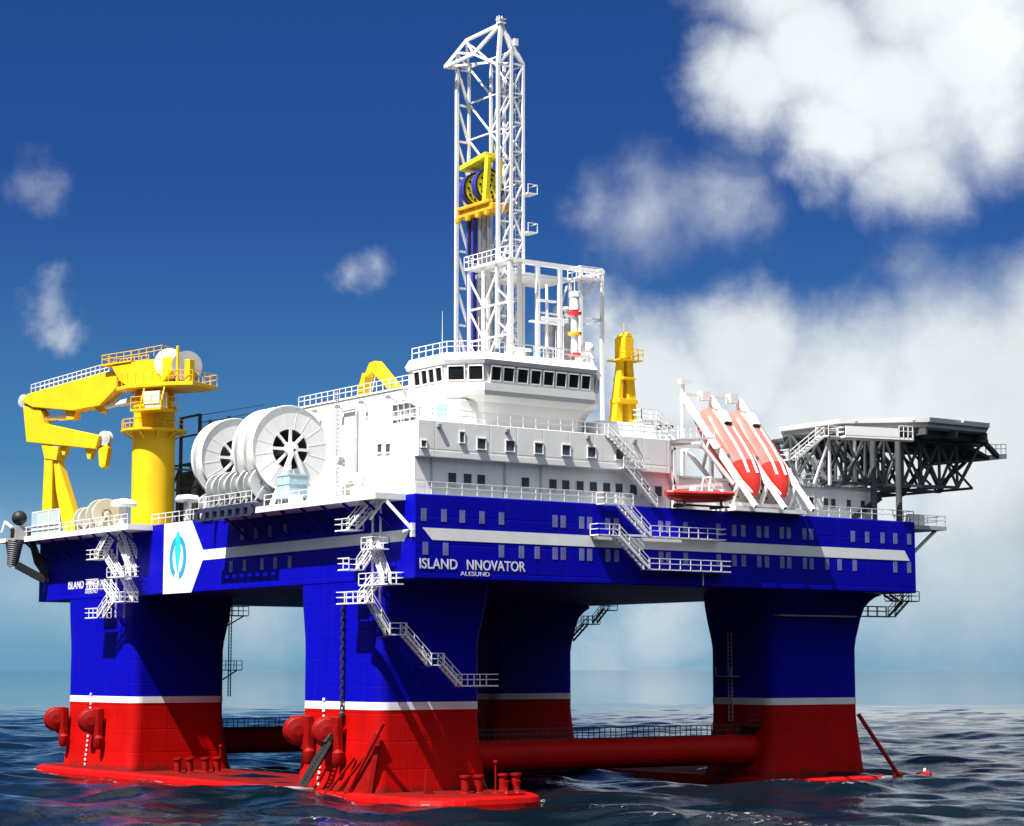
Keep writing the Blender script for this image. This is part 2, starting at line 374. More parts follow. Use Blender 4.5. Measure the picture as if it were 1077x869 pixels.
# lettering
def at_y(x, z): return (x, -0.03, z)
text_mesh('ship_name', 'ISLAND', 'lettering', hull, (0.55,-0.03,21.64), (1,0,0), 4.3, 0.98, bold=0.012)
text_mesh('ship_name', 'NNOVATOR', 'lettering', hull, (5.95,-0.03,21.64), (1,0,0), 6.9, 0.98, bold=0.012)
text_mesh('home_port', 'ALESUND', 'lettering', hull, (5.2,-0.03,21.08), (1,0,0), 3.4, 0.40)
text_mesh('ship_name', 'ISLAND', 'lettering', hull, (-0.03,77.9,22.0), (0,-1,0), 4.5, 1.0, bold=0.02)
text_mesh('ship_name', 'INNOVATOR', 'lettering', hull, (-0.03,72.6,22.0), (0,-1,0), 7.4, 1.0, bold=0.02)
text_mesh('home_port', 'ALESUND', 'lettering', hull, (-0.03,73.0,21.35), (0,-1,0), 3.6, 0.42)

# tall narrow hull windows, two rows on the long side and a few on the short side
wm = MB(); wm.box(-0.3, 0.3, -0.035, 0.02, -0.6, 0.6)
wme = bpy.data.meshes.new('window'); wme.from_pydata(wm.v, [], wm.f); wme.materials.append(M['hpane'])
wm = MB(); wm.box(-0.035, 0.02, -0.35, 0.35, -0.6, 0.6)
wme2 = bpy.data.meshes.new('window'); wme2.from_pydata(wm.v, [], wm.f); wme2.materials.append(M['hpane'])
def hwin(me, x, y, z):
    o = bpy.data.objects.new('window', me); COL.objects.link(o); o.parent = hull; o.location = V((x, y, z)) - off(hull)
TOPX = HWT; BOTX = HWB
for x in TOPX: hwin(wme, x, 0, 26.72)
for x in BOTX: hwin(wme, x, 0, 23.55)
for y in (33.6, 30.6, 27.6, 24.4): hwin(wme2, 0, y, 26.55)
for y in (36.0, 33.0, 29.2, 26.4, 23.4): hwin(wme2, 0, y, 23.2)

# overhanging deck edges (white) along the short side, with brackets below
o1 = MB(); o1.box(-3.4, -0.002, 1.6, 36.6, 28.15, 28.75); ov = o1.build('deck_overhang', 'white', hull)
for y in range(4, 36, 4):
    br = MB(); br.bar((-3.1, y, 28.15), (-0.05, y, 25.9), 0.22); br.build('bracket', 'blue', ov)
cs = MB(); cs.bar((-2.2, 1.9, 28.2), (-0.1, 0.15, 25.2), 0.30); cs.bar((-2.2, 1.9, 28.2), (-2.2, 4.4, 26.4), 0.2); cs.bar((-0.12, 0.2, 25.9), (-0.12, 0.2, 24.6), 0.35)
cs.build('corner_strut', 'white', hull)
o2 = MB(); o2.box(-3.2, -0.002, 55.0, 89.2, 28.1, 28.75); o2.box(0.0, 30.0, 87.002, 89.2, 28.1, 28.75); ov2 = o2.build('deck_overhang', 'white', hull)
for y in range(57, 88, 4):
    br = MB(); br.bar((-2.9, y, 28.1), (-0.05, y, 25.9), 0.22); br.build('bracket', 'blue', ov2)
# main deck plating just inside the edge
dk = MB(); dk.box(0.4, W-0.4, 0.4, D-0.4, ZD+0.004, ZD+0.03); dk.build('deck_plating', 'deckgreen', hull)
rail(hull, [(-3.3, 2.0, 28.75), (-3.3, 23.0, 28.75)])
rail(hull, [(-0.1, 38.0, 28.75), (-0.1, 55.0, 28.75)])
rail(hull, [(-3.1, 55.2, 28.75), (-3.1, 89.1, 28.75), (6, 89.1, 28.75)])
rail(hull, [(0.2, 0.1, 28.75), (26.5, 0.1, 28.75)])
rail(hull, [(49.0, 0.1, 28.75), (67.1, 0.1, 28.75), (67.1, 2.0, 28.75)])
# outboard platform at the far end of the long side
op = MB(); op.box(67.2, 73.2, 0.8, 6.5, 28.0, 28.45); opo = op.build('side_platform', 'lgrey', hull)
st = MB(); st.bar((72.0, 1.4, 28.0), (67.25, 1.4, 24.6), 0.3); st.build('support_strut', 'lgrey', opo)
rail(hull, [(67.3, 0.9, 28.45), (73.1, 0.9, 28.45), (73.1, 6.4, 28.45)], mat='lgrey', step=1.3)
lk = MB(); lk.box(69.5, 72.0, 3.0, 5.5, 28.45, 29.9); lk.build('equipment_box', 'lgrey', opo, bevel=0.05)

# ------------------------------------------------------------------ fittings on the columns and pontoons
fl = thing('chain_fairlead', 'red bell-shaped chain fairlead nearest the corner on the front column', 'fairlead', (-0.8, 12.6, 5.0), 'red chain fairleads on the columns')
h = MB(); h.lathe((-1.1, 14.0, 6.2), (0.35,0.94,0), [(0.5,-0.9), (1.25,-0.7), (1.5,0), (1.25,0.7), (0.5,0.9)], 18)
h.prism([(-1.0,13.6,7.7), (-0.9,12.4,7.6), (-0.9,11.9,4.6), (-0.9,13.2,4.2), (-1.3,14.8,5.1)], (0.9,0.25,0))
h.build('housing', 'redpart', fl, bevel=0.08)
g = MB(); g.bar((-0.95,11.9,7.6), (-0.75,11.9,3.6), 0.45, 0.5); g.build('guide_post', 'redpart', fl)
k = MB(); k.lathe((-0.95,11.9,2.9), (0,0,1), [(0.35,0), (0.6,0.4), (0.6,1.3), (0.3,1.6)], 12); k.build('sheave_head', 'redpart', fl)
copy_tree(fl, (0, 5.6, 0), 'red bell-shaped chain fairlead on the outer edge of the front column')
copy_tree(fl, (0, 54.3, 0), 'red chain fairlead beside the white draft marks of the left column')
copy_tree(fl, (0, 64.2, 0), 'red chain fairlead sticking out past the left edge of the left column')
copy_tree(fl, (64.9, 60.5, 0), 'dark red fairlead silhouetted on the edge of the far column')

rk = [('left', (-1.5,17.6,0.5), (-0.5,13.4,5.2), 'long thin red bracing rod leaning against the front column, leftmost one'),
      ('a', (-1.7,12.4,0.5), (-0.5,9.6,3.8), 'short red bracing rod rising from the pontoon beside the gangway ladder'),
      ('b', (-1.6,11.0,0.5), (-0.5,7.6,4.0), 'red bracing rod between the short rod and the corner rod'),
      ('c', (-1.6,9.0,0.5), (-0.3,4.7,7.2), 'tallest red bracing rod beside the rounded edge of the front column')]
for _, a, b, lab in rk:
    m = MB(); m.tube(a, b, 0.16, 8); m.lathe(a, (0,0,1), [(0.4,-0.1), (0.4,0.15)], 10)
    tag(m.build('bracing_rod', 'redpart'), lab, 'brace rod', 'red bracing rods on the front column')
m = MB(); m.tube((64.5,6.8,7.2), (66.9,3.2,0.6), 0.24, 8); m.lathe((66.9,3.2,0.4), (0,0,1), [(0.6,0), (0.6,0.3)], 10)
tag(m.build('bracing_rod', 'redpart'), 'dark red slanting strut standing free beside the right column', 'brace rod')
m = MB(); m.prism([(-1.35,8.8,0.5), (-0.9,6.6,0.5), (-0.25,6.0,6.2), (-0.2,6.5,6.4)], (0.35,-0.25,0))
tag(m.build('bracket_fin', 'redpart', bevel=0.04), 'red triangular bracket fin against the corner of the front column', 'bracket')

gw = thing('boarding_gangway', 'dark hinged boarding gangway hanging from the front column down to the water', 'gangway', (-2.2, 17.0, 0.3))
m = MB()
for s_ in (0, 0.9): m.bar((-1.5, 13.4-s_, 5.2), (-2.8, 15.9-s_, 1.0), 0.14, 0.4)
for i in range(14): t = i/13; c = V((-1.5,13.4,5.2)).lerp(V((-2.8,15.9,1.0)), t); m.bar(c, c+V((0,-0.9,0)), 0.1)
m.build('ladder', 'dark', gw)
m = MB(); m.box(-4.4, -2.2, 14.4, 18.4, 0.55, 0.75); m.build('foot_platform', 'grey', gw, bevel=0.03)
m = MB(); m.bar((-1.0,13.1,5.9), (-1.6,13.1,5.1), 0.5, 0.5); m.build('hinge', 'dark', gw)

def bollard(x, y, lab, mat='redpart'):
    m = MB()
    for s_ in (0, 1.5):
        m.lathe((x+s_, y, 0.5), (0,0,1), [(0.62,0), (0.55,0.15), (0.42,0.2), (0.42,1.5), (0.56,1.55), (0.56,1.75), (0.1,1.8)], 14)
    m.box(x-0.8, x+2.3, y-0.7, y+0.7, 0.5, 0.62)
    tag(m.build('mooring_bollard', mat), lab, 'bollard', 'red mooring bollards on the pontoons')
bollard(6.2, 0.5, 'red twin mooring bollard on the pontoon under the front column')
bollard(11.3, 1.5, 'red twin mooring bollard at the edge of the front pontoon deck')
bollard(2.5, 52.6, 'left red twin bollard below the shaded left column')
bollard(5.8, 52.2, 'right red twin bollard below the shaded left column')
m = MB(); m.prism([(3.0,2.6,0.5), (3.9,2.4,0.5), (3.15,2.6,2.9)], (0.15,0.5,0)); tag(m.build('bracket_fin', 'redpart', bevel=0.03), 'small red pointed fin on the pontoon left of the bollards', 'bracket')
for (x, y, lab) in ((8.9, -0.6, 'thin red vent pipe between the two bollards on the front pontoon'), (7.6, 52.0, 'thin red vent pipe standing by the left column bollards')):
    m = MB(); m.tube((x,y,0.4), (x,y,3.4), 0.09, 8); m.lathe((x,y,0.45), (0,0,1), [(0.3,0), (0.3,0.15), (0.1,0.3)], 8)
    m.lathe((x,y,3.3), (0,0,1), [(0.1,0), (0.2,0.1), (0.2,0.3), (0.05,0.4)], 8)
    tag(m.build('vent_pipe', 'redpart'), lab, 'pipe')
vl = thing('bow_fairlead', 'small red roller fairlead at the tip of the front pontoon', 'fairlead', (8.6,-3.6,0.5))
m = MB(); m.box(7.6, 9.6, -4.4, -3.2, 0.52, 0.75); m.build('base_plate', 'redpart', vl)
for dx in (7.9, 9.2):
    m = MB(); m.lathe((dx,-3.8,0.75), (0,0,1), [(0.28,0), (0.18,0.2), (0.18,0.8), (0.3,1.0), (0.3,1.15)], 12); m.build('roller', 'redpart', vl)
m = MB(); m.lathe((71.2,3.4,0.2), (0.9,-0.3,0.15), [(0.05,-1.1), (0.45,-0.9), (0.55,-0.3), (0.5,0.3), (0.6,0.6), (0.3,1.0), (0.05,1.1)], 14); 
by = thing('marker_buoy', 'dark red buoy floating in the water past the right column', 'buoy', (71.2,3.4,0.0))
m.build('float', 'redpart', by)
m = MB(); m.lathe((71.3,3.3,0.75), (0,0,1), [(0.22,0), (0.22,0.25), (0.05,0.4)], 10); m.build('light_cap', 'stripe', by)

# anchor chain on the front column: links
ch = MB(); z = 8.0; k = 0
while z < 19.6:
    a = 0.0 if k % 2 else math.pi/2
    pts = []
    for i in range(8):
        t = 2*math.pi*i/8; u = 0.16*math.cos(t); w = 0.34*math.sin(t)
        pts.append(V((-0.32 + u*math.cos(a), 12.36 + u*math.sin(a), z + w)))
    for i in range(8): ch.bar(pts[i], pts[(i+1) % 8], 0.1)
    z += 0.47; k += 1
ch.lathe((-0.32,12.36,7.4), (0,0,1), [(0.15,0), (0.3,0.2), (0.3,0.6), (0.1,0.8)], 10)
tag(ch.build('anchor_chain', 'chain'), 'dark iron anchor chain hanging down the face of the front column', 'chain')
# ------------------------------------------------------------------ accommodation block and bridge
acc = thing('accommodation_block', 'white two-storey accommodation block with the bridge on top', 'deck house', (16, 10, ZD))
m = MB(); m.prism([(0.72,1.2,28.71), (33.5,1.2,28.71), (33.5,24,28.71), (14,24,28.71), (14,10.2,28.71), (0.72,10.2,28.71)], (0,0,3.6)); m.build('lower_storey', 'wplate', acc)
m = MB(); m.prism([(0.70,0.55,32.32), (31.8,0.55,32.32), (33.6,2.6,32.32), (33.6,24,32.32), (14,24.1,32.32), (14,10.3,32.32), (0.70,10.3,32.32)], (0,0,3.5)); m.build('upper_storey', 'wplate', acc, bevel=0.05)
m = MB(); m.prism([(24,2.2,35.83), (31.4,2.2,35.83), (33,4,35.83), (33,12,35.83), (24,12,35.83)], (0,0,1.7)); m.build('deck_house_step', 'white', acc, bevel=0.3)
# neck: tapers up into the wheelhouse
WH = [(8.7,1.0), (22.4,1.0), (24.9,3.5), (24.9,11.0), (5.9,10.6), (5.9,3.8)]
def inset(pts, k, cx=15.5, cy=7.0): return [(x + (cx-x)*k*0.55, y + (cy-y)*k) for x, y in pts]
m = MB()
def ring(k, z): return [V((x, y, z)) for x, y in inset(WH, k)]
m.loft([ring(0.30, 35.83), ring(0.27, 37.3), ring(0.18, 38.3), ring(0.02, 38.85)]); m.build('neck', 'white', acc)
m = MB(); m.loft([ring(0.02, 38.85), ring(0.0, 39.3), ring(0.0, 40.05)]); m.build('wheelhouse_sill', 'white', acc)
m = MB(); m.loft([ring(0.03, 40.05), ring(0.03, 41.95)]); m.build('wheelhouse_wall', 'white', acc)
m = MB(); m.loft([ring(-0.01, 41.95), ring(-0.035, 42.35), ring(0.03, 43.05), ring(0.06, 43.12)]); m.build('wheelhouse_roof', 'white', acc)
def win_strip(a, b, spans, z0, z1, name='bridge_window'):
    """windows set in the wall line a-b (plan), spans measured in metres from a"""
    a, b = V((*a, 0)), V((*b, 0)); d = (b-a).normalized(); n = V((d.y, -d.x, 0))
    for s0, s1 in spans:
        p = a + d*s0; q = a + d*s1
        m = MB(); m.prism([p + V((0,0,z0)), q + V((0,0,z0)), q + n*0.16 + V((0,0,z1)), p + n*0.16 + V((0,0,z1))][::1], -n*0.10)
        o = m.build(name, 'glass', acc)
        f = MB(); A, B_, C_, D_ = [v + n*0.03 for v in (p+V((0,0,z0)), q+V((0,0,z0)), q+n*0.16+V((0,0,z1)), p+n*0.16+V((0,0,z1)))]
        for u, v in ((A,B_), (B_,C_), (C_,D_), (D_,A)): f.bar(u, v, 0.12, 0.12, up=n)
        f.build('frame', 'white', o)
wi = inset(WH, 0.03)
def off_line(p, q, e=0.06):
    d = (V((*q,0))-V((*p,0))).normalized(); n = V((d.y,-d.x,0))*e; return (p[0]+n.x, p[1]+n.y), (q[0]+n.x, q[1]+n.y)
a, b = off_line(wi[0], wi[1])
win_strip(a, b, [(s0-8.85, s1-8.85) for s0, s1 in [(9.52,10.72), (10.97,12.28), (12.67,13.99), (14.33,15.56), (15.9,17.17), (17.46,18.74), (19.04,20.33), (20.65,21.79)]], 40.3, 41.72)
a, b = off_line(wi[5], wi[0]); Lc = (V((*a,0))-V((*b,0))).length
win_strip(a, b, [(0.25, 1.92), (2.3, 3.75)], 40.3, 41.72)
a, b = off_line(wi[4], wi[5])
win_strip(a, b, [(10.5-s0, 10.5-s1) for s0, s1 in [(9.28,8.2), (7.93,6.9), (6.67,5.65), (5.39,4.27)]], 40.3, 41.72)
a, b = off_line(wi[1], wi[2]); win_strip(a, b, [(0.7, 1.55), (1.9, 2.9)], 40.3, 41.72)
def sq_window(parent, x, y, z, w=0.95, h=1.0, face='y'):
    m = MB()
    if face == 'y': m.box(x-w/2, x+w/2, y-0.03, y+0.05, z-h/2, z+h/2)
    else: m.box(y-0.03, y+0.05, x-w/2, x+w/2, z-h/2, z+h/2)
    o = m.build('window', 'port', parent)
    f = MB()
    if face == 'y':
        f.box(x-w/2-0.1, x+w/2+0.1, y-0.10, y-0.02, z+h/2, z+h/2+0.09); f.box(x-w/2-0.1, x+w/2+0.1, y-0.16, y-0.02, z-h/2-0.10, z-h/2)
        f.box(x-w/2-0.09, x-w/2, y-0.08, y-0.02, z-h/2, z+h/2); f.box(x+w/2, x+w/2+0.09, y-0.08, y-0.02, z-h/2, z+h/2)
    else:
        f.box(y-0.10, y-0.02, x-w/2-0.1, x+w/2+0.1, z+h/2, z+h/2+0.09); f.box(y-0.16, y-0.02, x-w/2-0.1, x+w/2+0.1, z-h/2-0.10, z-h/2)
    f.build('frame', 'white', o)
for x in (8.0, 11.4, 14.9, 18.3, 21.5, 25.1): sq_window(acc, x, 0.55, 33.9)
for x in (5.0, 6.8, 8.4, 13.7, 17.1, 18.7, 20.5, 22.2, 23.9, 25.5, 27.4, 28.9, 30.7): sq_window(acc, x, 1.2, 30.45, 0.95, 1.05)
sq_window(acc, 5.7, 0.55, 34.4, 0.5, 1.0); sq_window(acc, 1.3, 0.55, 33.5, 0.5, 0.6)
for y, z in ((7.4, 33.6), (5.9, 33.5)): sq_window(acc, y, 0.70, z, 0.7, 0.8, 'x')
# cyan doors on the neck front, two one above the other
m = MB(); m.prism([(8.75,3.0,36.9), (9.9,2.78,36.9), (9.9,2.78,38.3), (8.75,3.0,38.3)], (0,0.08,0)); 
m = MB(); m.box(6.9, 7.9, 1.35, 1.42, 36.2, 38.1); 
# door set in the little vestibule at the front corner of the roof
v = MB(); v.prism([(4.2,5.6,35.83), (6.9,2.6,35.83), (9.0,2.6,35.83), (9.0,6,35.83)], (0,0,2.6)); v.build('vestibule', 'white', acc, bevel=0.1)
dd = (V((6.9,2.6,0))-V((4.2,5.6,0))).normalized(); nn = V((dd.y,-dd.x,0))
p0 = V((5.3,4.38,36.0)); m = MB()
m.prism([p0+nn*0.05, p0+dd*1.1+nn*0.05, p0+dd*1.1+nn*0.05+V((0,0,2.0)), p0+nn*0.05+V((0,0,2.0))], -nn*0.06); m.build('door', 'cyan', acc)
rail(acc, [(6.3,10.3,43.12), (6.4,4.2,43.12), (9.1,1.5,43.12), (22.2,1.5,43.12), (24.4,3.7,43.12), (24.4,10.6,43.12)], step=1.2)
rail(acc, [(0.85,10.1,35.83), (0.85,0.7,35.83), (31.6,0.7,35.83), (33.4,2.8,35.83)], step=1.5)
m = MB()
for k in range(4): m.tube((11.6, 18.2+k*1.15, 35.0), (11.6, 18.2+k*1.15, 40.2), 0.26, 10)
pv = thing('exhaust_rack', 'row of four pale vertical exhaust pipes left of the bridge', 'exhaust pipes', (11.6,20,29))
for k in range(4):
    t = MB(); t.tube((11.6, 18.2+k*1.15, 28.75), (11.6, 18.2+k*1.15, 40.0), 0.27, 12); t.lathe((11.6, 18.2+k*1.15, 40.0), (0,0,1), [(0.36,0), (0.36,0.3), (0.2,0.5)], 12)
    t.build('pipe', 'grey', pv)
t = MB()
for z in (36.6, 38.4, 40.0): t.box(11.0, 12.2, 17.7, 22.2, z, z+0.14)
t.build('clamp_bar', 'white', pv)

# right hand lower wing
wg = thing('deck_wing', 'low grey-white deck wing with faint windows below the helideck', 'deck house', (50, 10, ZD))
m = MB(); m.box(33.52, 63.7, 2.5, 22, 28.71, 32.15); m.build('wing_wall', 'wplate', wg)
m = MB(); m.box(33.52, 63.9, 2.3, 22, 32.16, 32.4); m.build('wing_roof', 'lgrey', wg)
for x in (53.6, 55.8, 56.9, 59.3, 61.5): sq_window(wg, x, 2.5, 30.5, 0.7, 1.0)
rail(wg, [(50.5,2.5,32.4), (63.7,2.5,32.4)], step=2.0)

# big white storage house behind the reels
sh = thing('storage_house', 'big plain white windowless storage house behind the cable reels', 'deck house', (20, 33, ZD))
m = MB(); m.box(14.02, 25.4, 24.12, 46.2, 28.71, 42.3); m.build('house_wall', 'wplate', sh, bevel=0.08)
m = MB(); m.box(13.9, 25.5, 22.6, 46.3, 42.31, 42.5); m.build('roof_plate', 'white', sh)
rail(sh, [(14.0,46.2,42.5), (14.0,22.7,42.5)], step=1.3)
m = MB(); m.bar((13.9,42.8,35.5), (13.7,42.8,39.6), 0.4); m.bar((13.9,39.4,36.6), (13.7,42.6,39.4), 0.25); m.build('wall_bracket', 'white', sh)

# yellow gantry arm on its roof
ga = thing('folding_gantry_arm', 'small yellow bent crane arm standing on the white storage house roof', 'crane', (14.6, 31, 42.5))
m = MB(); m.prism([(14.3,32.2,44.9), (14.3,31.3,46.0), (14.3,30.2,46.1), (14.3,25.6,42.55), (14.3,27.4,42.55), (14.3,30.6,44.8), (14.3,32.0,44.4)], (1.0,0,0)); m.build('boom', 'yellow', ga, bevel=0.06)
m = MB(); m.prism([(14.2,33.9,42.52), (14.2,32.6,45.0), (14.2,32.0,44.6), (14.2,32.5,42.52)], (1.2,0,0)); m.build('mast', 'yellow', ga, bevel=0.06)
m = MB(); m.tube((14.8,30.9,44.6), (14.8,31.6,42.6), 0.12, 8); m.build('hydraulic_ram', 'silver', ga)

# ------------------------------------------------------------------ derrick
de = thing('derrick', 'tall open white lattice derrick tower rising behind the bridge', 'derrick', (28, 28.5, ZD))
LEG = {'A': (27.0,32.8), 'B': (28.7,32.8), 'C': (27.0,24.5), 'D': (28.8,24.5), 'E': (30.5,24.5), 'G': (30.5,28.2), 'H': (28.7,28.3)}
ZT = 82.4
for k, (x, y) in LEG.items():
    m = MB(); m.bar((x,y,28.8), (x,y,{'A':82.0,'B':82.3,'C':80.6,'D':82.6,'E':81.2}.get(k, 82.0)), 0.36 if k in 'ACD' else 0.3); m.build('leg', 'rail', de)
def lattice(a, b, z0, z1, step, w=0.2, mode='z', name='bracing', cross=True):
    m = MB(); A, B_ = LEG[a], LEG[b]; n = max(1, round((z1-z0)/step)); dz = (z1-z0)/n
    for i in range(n):
        za, zb = z0+dz*i, z0+dz*(i+1)
        if cross: m.bar((*A,za), (*B_,za), w*0.9)
        p, q = (A, B_) if (mode == 'z' and i % 2 == 0) or mode == '/' else (B_, A)
        m.bar((*p,za), (*q,zb), w)
        if mode == 'x': m.bar((*A,za), (*B_,zb), w)
    m.bar((*A,z1), (*B_,z1), w)
    return m.build(name, 'rail', de)
lattice('A', 'B', 30, 82, 4.4, 0.26, mode='\\')
lattice('B', 'H', 30, ZT, 4.4, 0.18, mode='\\')
lattice('H', 'D', 30, ZT, 4.4, 0.16)
lattice('C', 'D', 30, 80.6, 3.5, 0.18, mode='/')
lattice('D', 'E', 30, 81.0, 3.5, 0.18, mode='z')
lattice('E', 'G', 30, 81.0, 3.5, 0.15)
lattice('H', 'G', 30, 81.0, 7, 0.14)
# crown
cr = MB()
P = {'N': (25.4,33.0,82.0), 'K': (27.5,31.7,85.2), 'A': (27.0,32.8,82.0), 'B': (28.7,32.8,82.3), 'C': (27.0,24.5,80.6), 'D': (28.8,24.5,82.6), 'E': (30.5,24.5,81.2), 'P': (27.6,24.8,85.5), 'M': (26.3,28.4,82.6), 'H': (28.7,28.3,82.0), 'S': (26.6,32.4,83.8)}
for a, b, w in [('N','K',.34), ('K','P',.34), ('N','M',.34), ('M','P',.34), ('N','A',.26), ('N','H',.24), ('A','B',.26), ('B','K',.24), ('A','S',.22), ('S','M',.26), ('M','C',.24), ('M','H',.22), ('H','C',.22), ('P','C',.4), ('P','D',.34), ('P','E',.3), ('D','E',.3), ('C','D',.26), ('K','H',.2), ('K','M',.2), ('E','H',.2), ('S','B',.2)]:
    cr.bar(P[a], P[b], w)
cr.build('crown', 'rail', de)
tp = MB(); tp.box(27.2,28.0,24.4,25.2,85.5,85.65)
for dx in (0.2, 0.6):
    for dy in (0.2, 0.6): tp.bar((27.0+dx,24.2+dy+0.2,85.6), (27.0+dx,24.2+dy+0.2,86.4), 0.1)
tp.box(27.15,28.05,24.35,25.25,86.0,86.08); tp.box(29.2,29.7,24.3,24.8,83.2,84.0)
tp.build('crown_light', 'rail', de)
# ladder cage on the far side leg
lc = MB()
for z in np.arange(31, 80, 0.55): lc.bar((29.7,24.9,z), (30.2,24.9,z), 0.06)
for x in (29.7, 30.2): lc.bar((x,24.9,30), (x,24.9,80), 0.07)
lc.build('ladder', 'rail', de)
for z in (61.5, 66.0):
    m = MB(); m.box(30.7,32.0,23.8,25.6,z,z+0.12)
    for (x, y) in ((32,23.8), (32,25.6), (30.7,23.8)): m.bar((x,y,z), (x,y,z+1.1), 0.07)
    m.bar((30.7,23.8,z+1.1), (32,23.8,z+1.1), 0.07); m.bar((32,23.8,z+1.1), (32,25.6,z+1.1), 0.07); m.build('rest_platform', 'rail', de)

# travelling yoke with its two sheaves
yk = thing('hoisting_yoke', 'yellow hoisting yoke with two big perforated sheaves inside the derrick', 'hoist', (28, 28.6, 63.2))
m = MB(); m.box(26.6,29.0,25.1,32.2,63.9,64.7); m.box(26.3,27.0,25.6,31.8,64.7,65.1)
for y in (25.6,27.4,29.4,31.4): m.box(26.2,26.7,y,y+0.6,63.3,64.0)
m.build('base_beam', 'gold', yk, bevel=0.08)
m = MB(); m.prism([(26.4,31.4,69.4), (26.4,26.2,70.1), (26.4,26.2,70.7), (26.4,31.4,70.0)], (1.9,0,0)); m.build('top_beam', 'lime', yk, bevel=0.06)
for x, w_ in ((26.7, 0.7), (28.4, 0.4)):
    m = MB(); m.bar((x,26.0,70.1), (x,26.6,64.7), w_, 0.52); m.build('strut', 'lime', yk, bevel=0.05)
for yc, xc in ((30.3,27.9), (27.9,27.9)):
    zc, R = 67.15, 1.92
    s_ = MB(); s_.lathe((xc,yc,zc), (0,-1,0), [(R,-0.45), (R,-0.25), (R-0.2,-0.2), (R-0.2,0.2), (R,0.25), (R,0.45)], 40); so = s_.build('sheave', 'guide', yk)
    f = MB(); f.lathe((xc,yc-0.45,zc), (0,-1,0), [(0.25,0.0), (0.25,0.10), (R-0.4,0.03), (R-0.17,0.06), (R-0.17,0.0)], 40); f.build('disc_face', 'lime', so)
    r_ = MB(); r_.lathe((xc,yc-0.4,zc), (0,-1,0), [(R-0.17,0), (R-0.17,0.14), (R+0.05,0.14), (R+0.05,0)], 40, closed=True); r_.build('rim', 'black', so)
    for i in range(10):
        t = 2*math.pi*i/10
        for rr in (R*0.68, R*0.4):
            if rr < 1 and i % 2: continue
            hl = MB(); hl.lathe((xc+rr*math.cos(t), yc-0.48, zc+rr*math.sin(t)), (0,-1,0), [(0.16,0), (0.16,0.08), (0.02,0.085)], 10); hl.build('hole', 'black', so)
rm = thing('hoist_rams', 'tall bundle of grey hydraulic cylinders standing under the yellow yoke', 'hydraulic cylinder', (28, 28.2, 29))
for y in (29.2, 28.3, 27.4):
    m = MB(); m.tube((27.9,y,29), (27.9,y,57), 0.42, 16); m.tube((27.9,y,57), (27.9,y,63.9), 0.33, 16); m.build('cylinder', 'silver', rm)
m = MB(); m.box(27.5,28.3,26.9,29.7,56.6,57.1); m.build('collar', 'grey', rm)
m = MB(); m.box(27.6,28.5,30.1,31.7,29,63.8); tag(m.build('guide_column', 'guide', bevel=0.05), 'blue vertical guide column inside the left half of the derrick', 'guide rail')
m = MB(); m.bar((26.9,30.0,29), (26.9,30.0,63.6), 0.28); tag(m.build('dark_hose_bundle', 'black'), 'thin black hose bundle hanging in front of the blue guide column', 'hose')

# ------------------------------------------------------------------ pipe handling frame right of the derrick
fr = thing('pipe_frame', 'open white steel frame with tall posts right of the derrick', 'steel frame', (32, 20, 36))
for x in (26.7, 29.2, 32.3, 35.2, 38.3):
    m = MB(); m.bar((x,20,35.9), (x,20,57.0), 0.42 if x < 36 else 0.36); m.build('post', 'rail', fr)
for x in (26.7, 38.3):
    m = MB(); m.bar((x,26,28.8 if x < 30 else 35.9), (x,26,57.0), 0.34); m.build('post', 'rail', fr)
m = MB(); m.bar((26.4,20,57.1), (38.6,20,57.1), 0.4, 0.5); m.bar((26.4,26,57.1), (38.6,26,57.1), 0.36, 0.4)
for x in (26.7,38.3): m.bar((x,20,57.0), (x,26,57.0), 0.36, 0.4)
m.build('top_beam', 'rail', fr)
m = MB(); m.bar((29.2,20,51.6), (38.3,20,51.6), 0.2); m.bar((35.2,20,50.6), (38.3,20,51.6), 0.2); m.bar((35.2,20,53.6), (38.3,20,56.9), 0.26); m.bar((32.3,20.2,51.8), (35.2,22.5,55.5), 0.16); m.build('tie_beam', 'rail', fr)
m = MB(); m.box(26.9,34.0,20.3,25.8,55.6,55.75); m.build('monkey_board', 'white', fr)
m = MB(); m.box(34.2,37.4,18.6,21.0,55.9,56.05); m.build('upper_landing', 'white', fr); rail(fr, [(34.2,21,56.05), (34.2,18.6,56.05), (37.4,18.6,56.05), (37.4,21,56.05)], step=0.8, posts=False)
fp = MB(); fp.box(24.8,26.9,19.2,28.0,57.0,57.25); fp.build('front_platform', 'white', fr); rail(fr, [(26.8,28,57.25), (24.8,28,57.25), (24.8,19.2,57.25), (26.8,19.2,57.25)], step=0.9, posts=False, h=1.3)
for y in (19.6, 22.2, 24.8, 27.6):
    m = MB(); m.bar((25.2,y,36), (25.2,y,57), 0.5 if y < 21 else 0.28); m.build('post', 'rail', fr)
m = MB()
for z in np.arange(38, 56, 3.6):
    m.bar((25.2,19.6,z), (25.2,27.6,z), 0.2); m.bar((25.2,19.6,z), (25.2,22.2,z+1.8), 0.16); m.bar((25.2,24.8,z), (25.2,22.2,z+3.6), 0.18); m.bar((25.2,24.8,z), (25.2,27.6,z+3.6), 0.16)
m.build('bracing', 'rail', fr)
rd = thing('radar_mast', 'stubby white radar mast with side arms standing by the derrick foot', 'radar mast', (26.0,14,43))
m = MB(); m.tube((26,14,36), (26,14,53.5), 0.28, 10, 0.16)
m.build('pole', 'rail', rd)
for z, l in ((46.5,1.6), (49.2,2.2), (51.6,1.2)): m = MB(); m.box(26-l,26+l,13.7,14.3,z,z+0.18); m.build('yardarm', 'rail', rd)
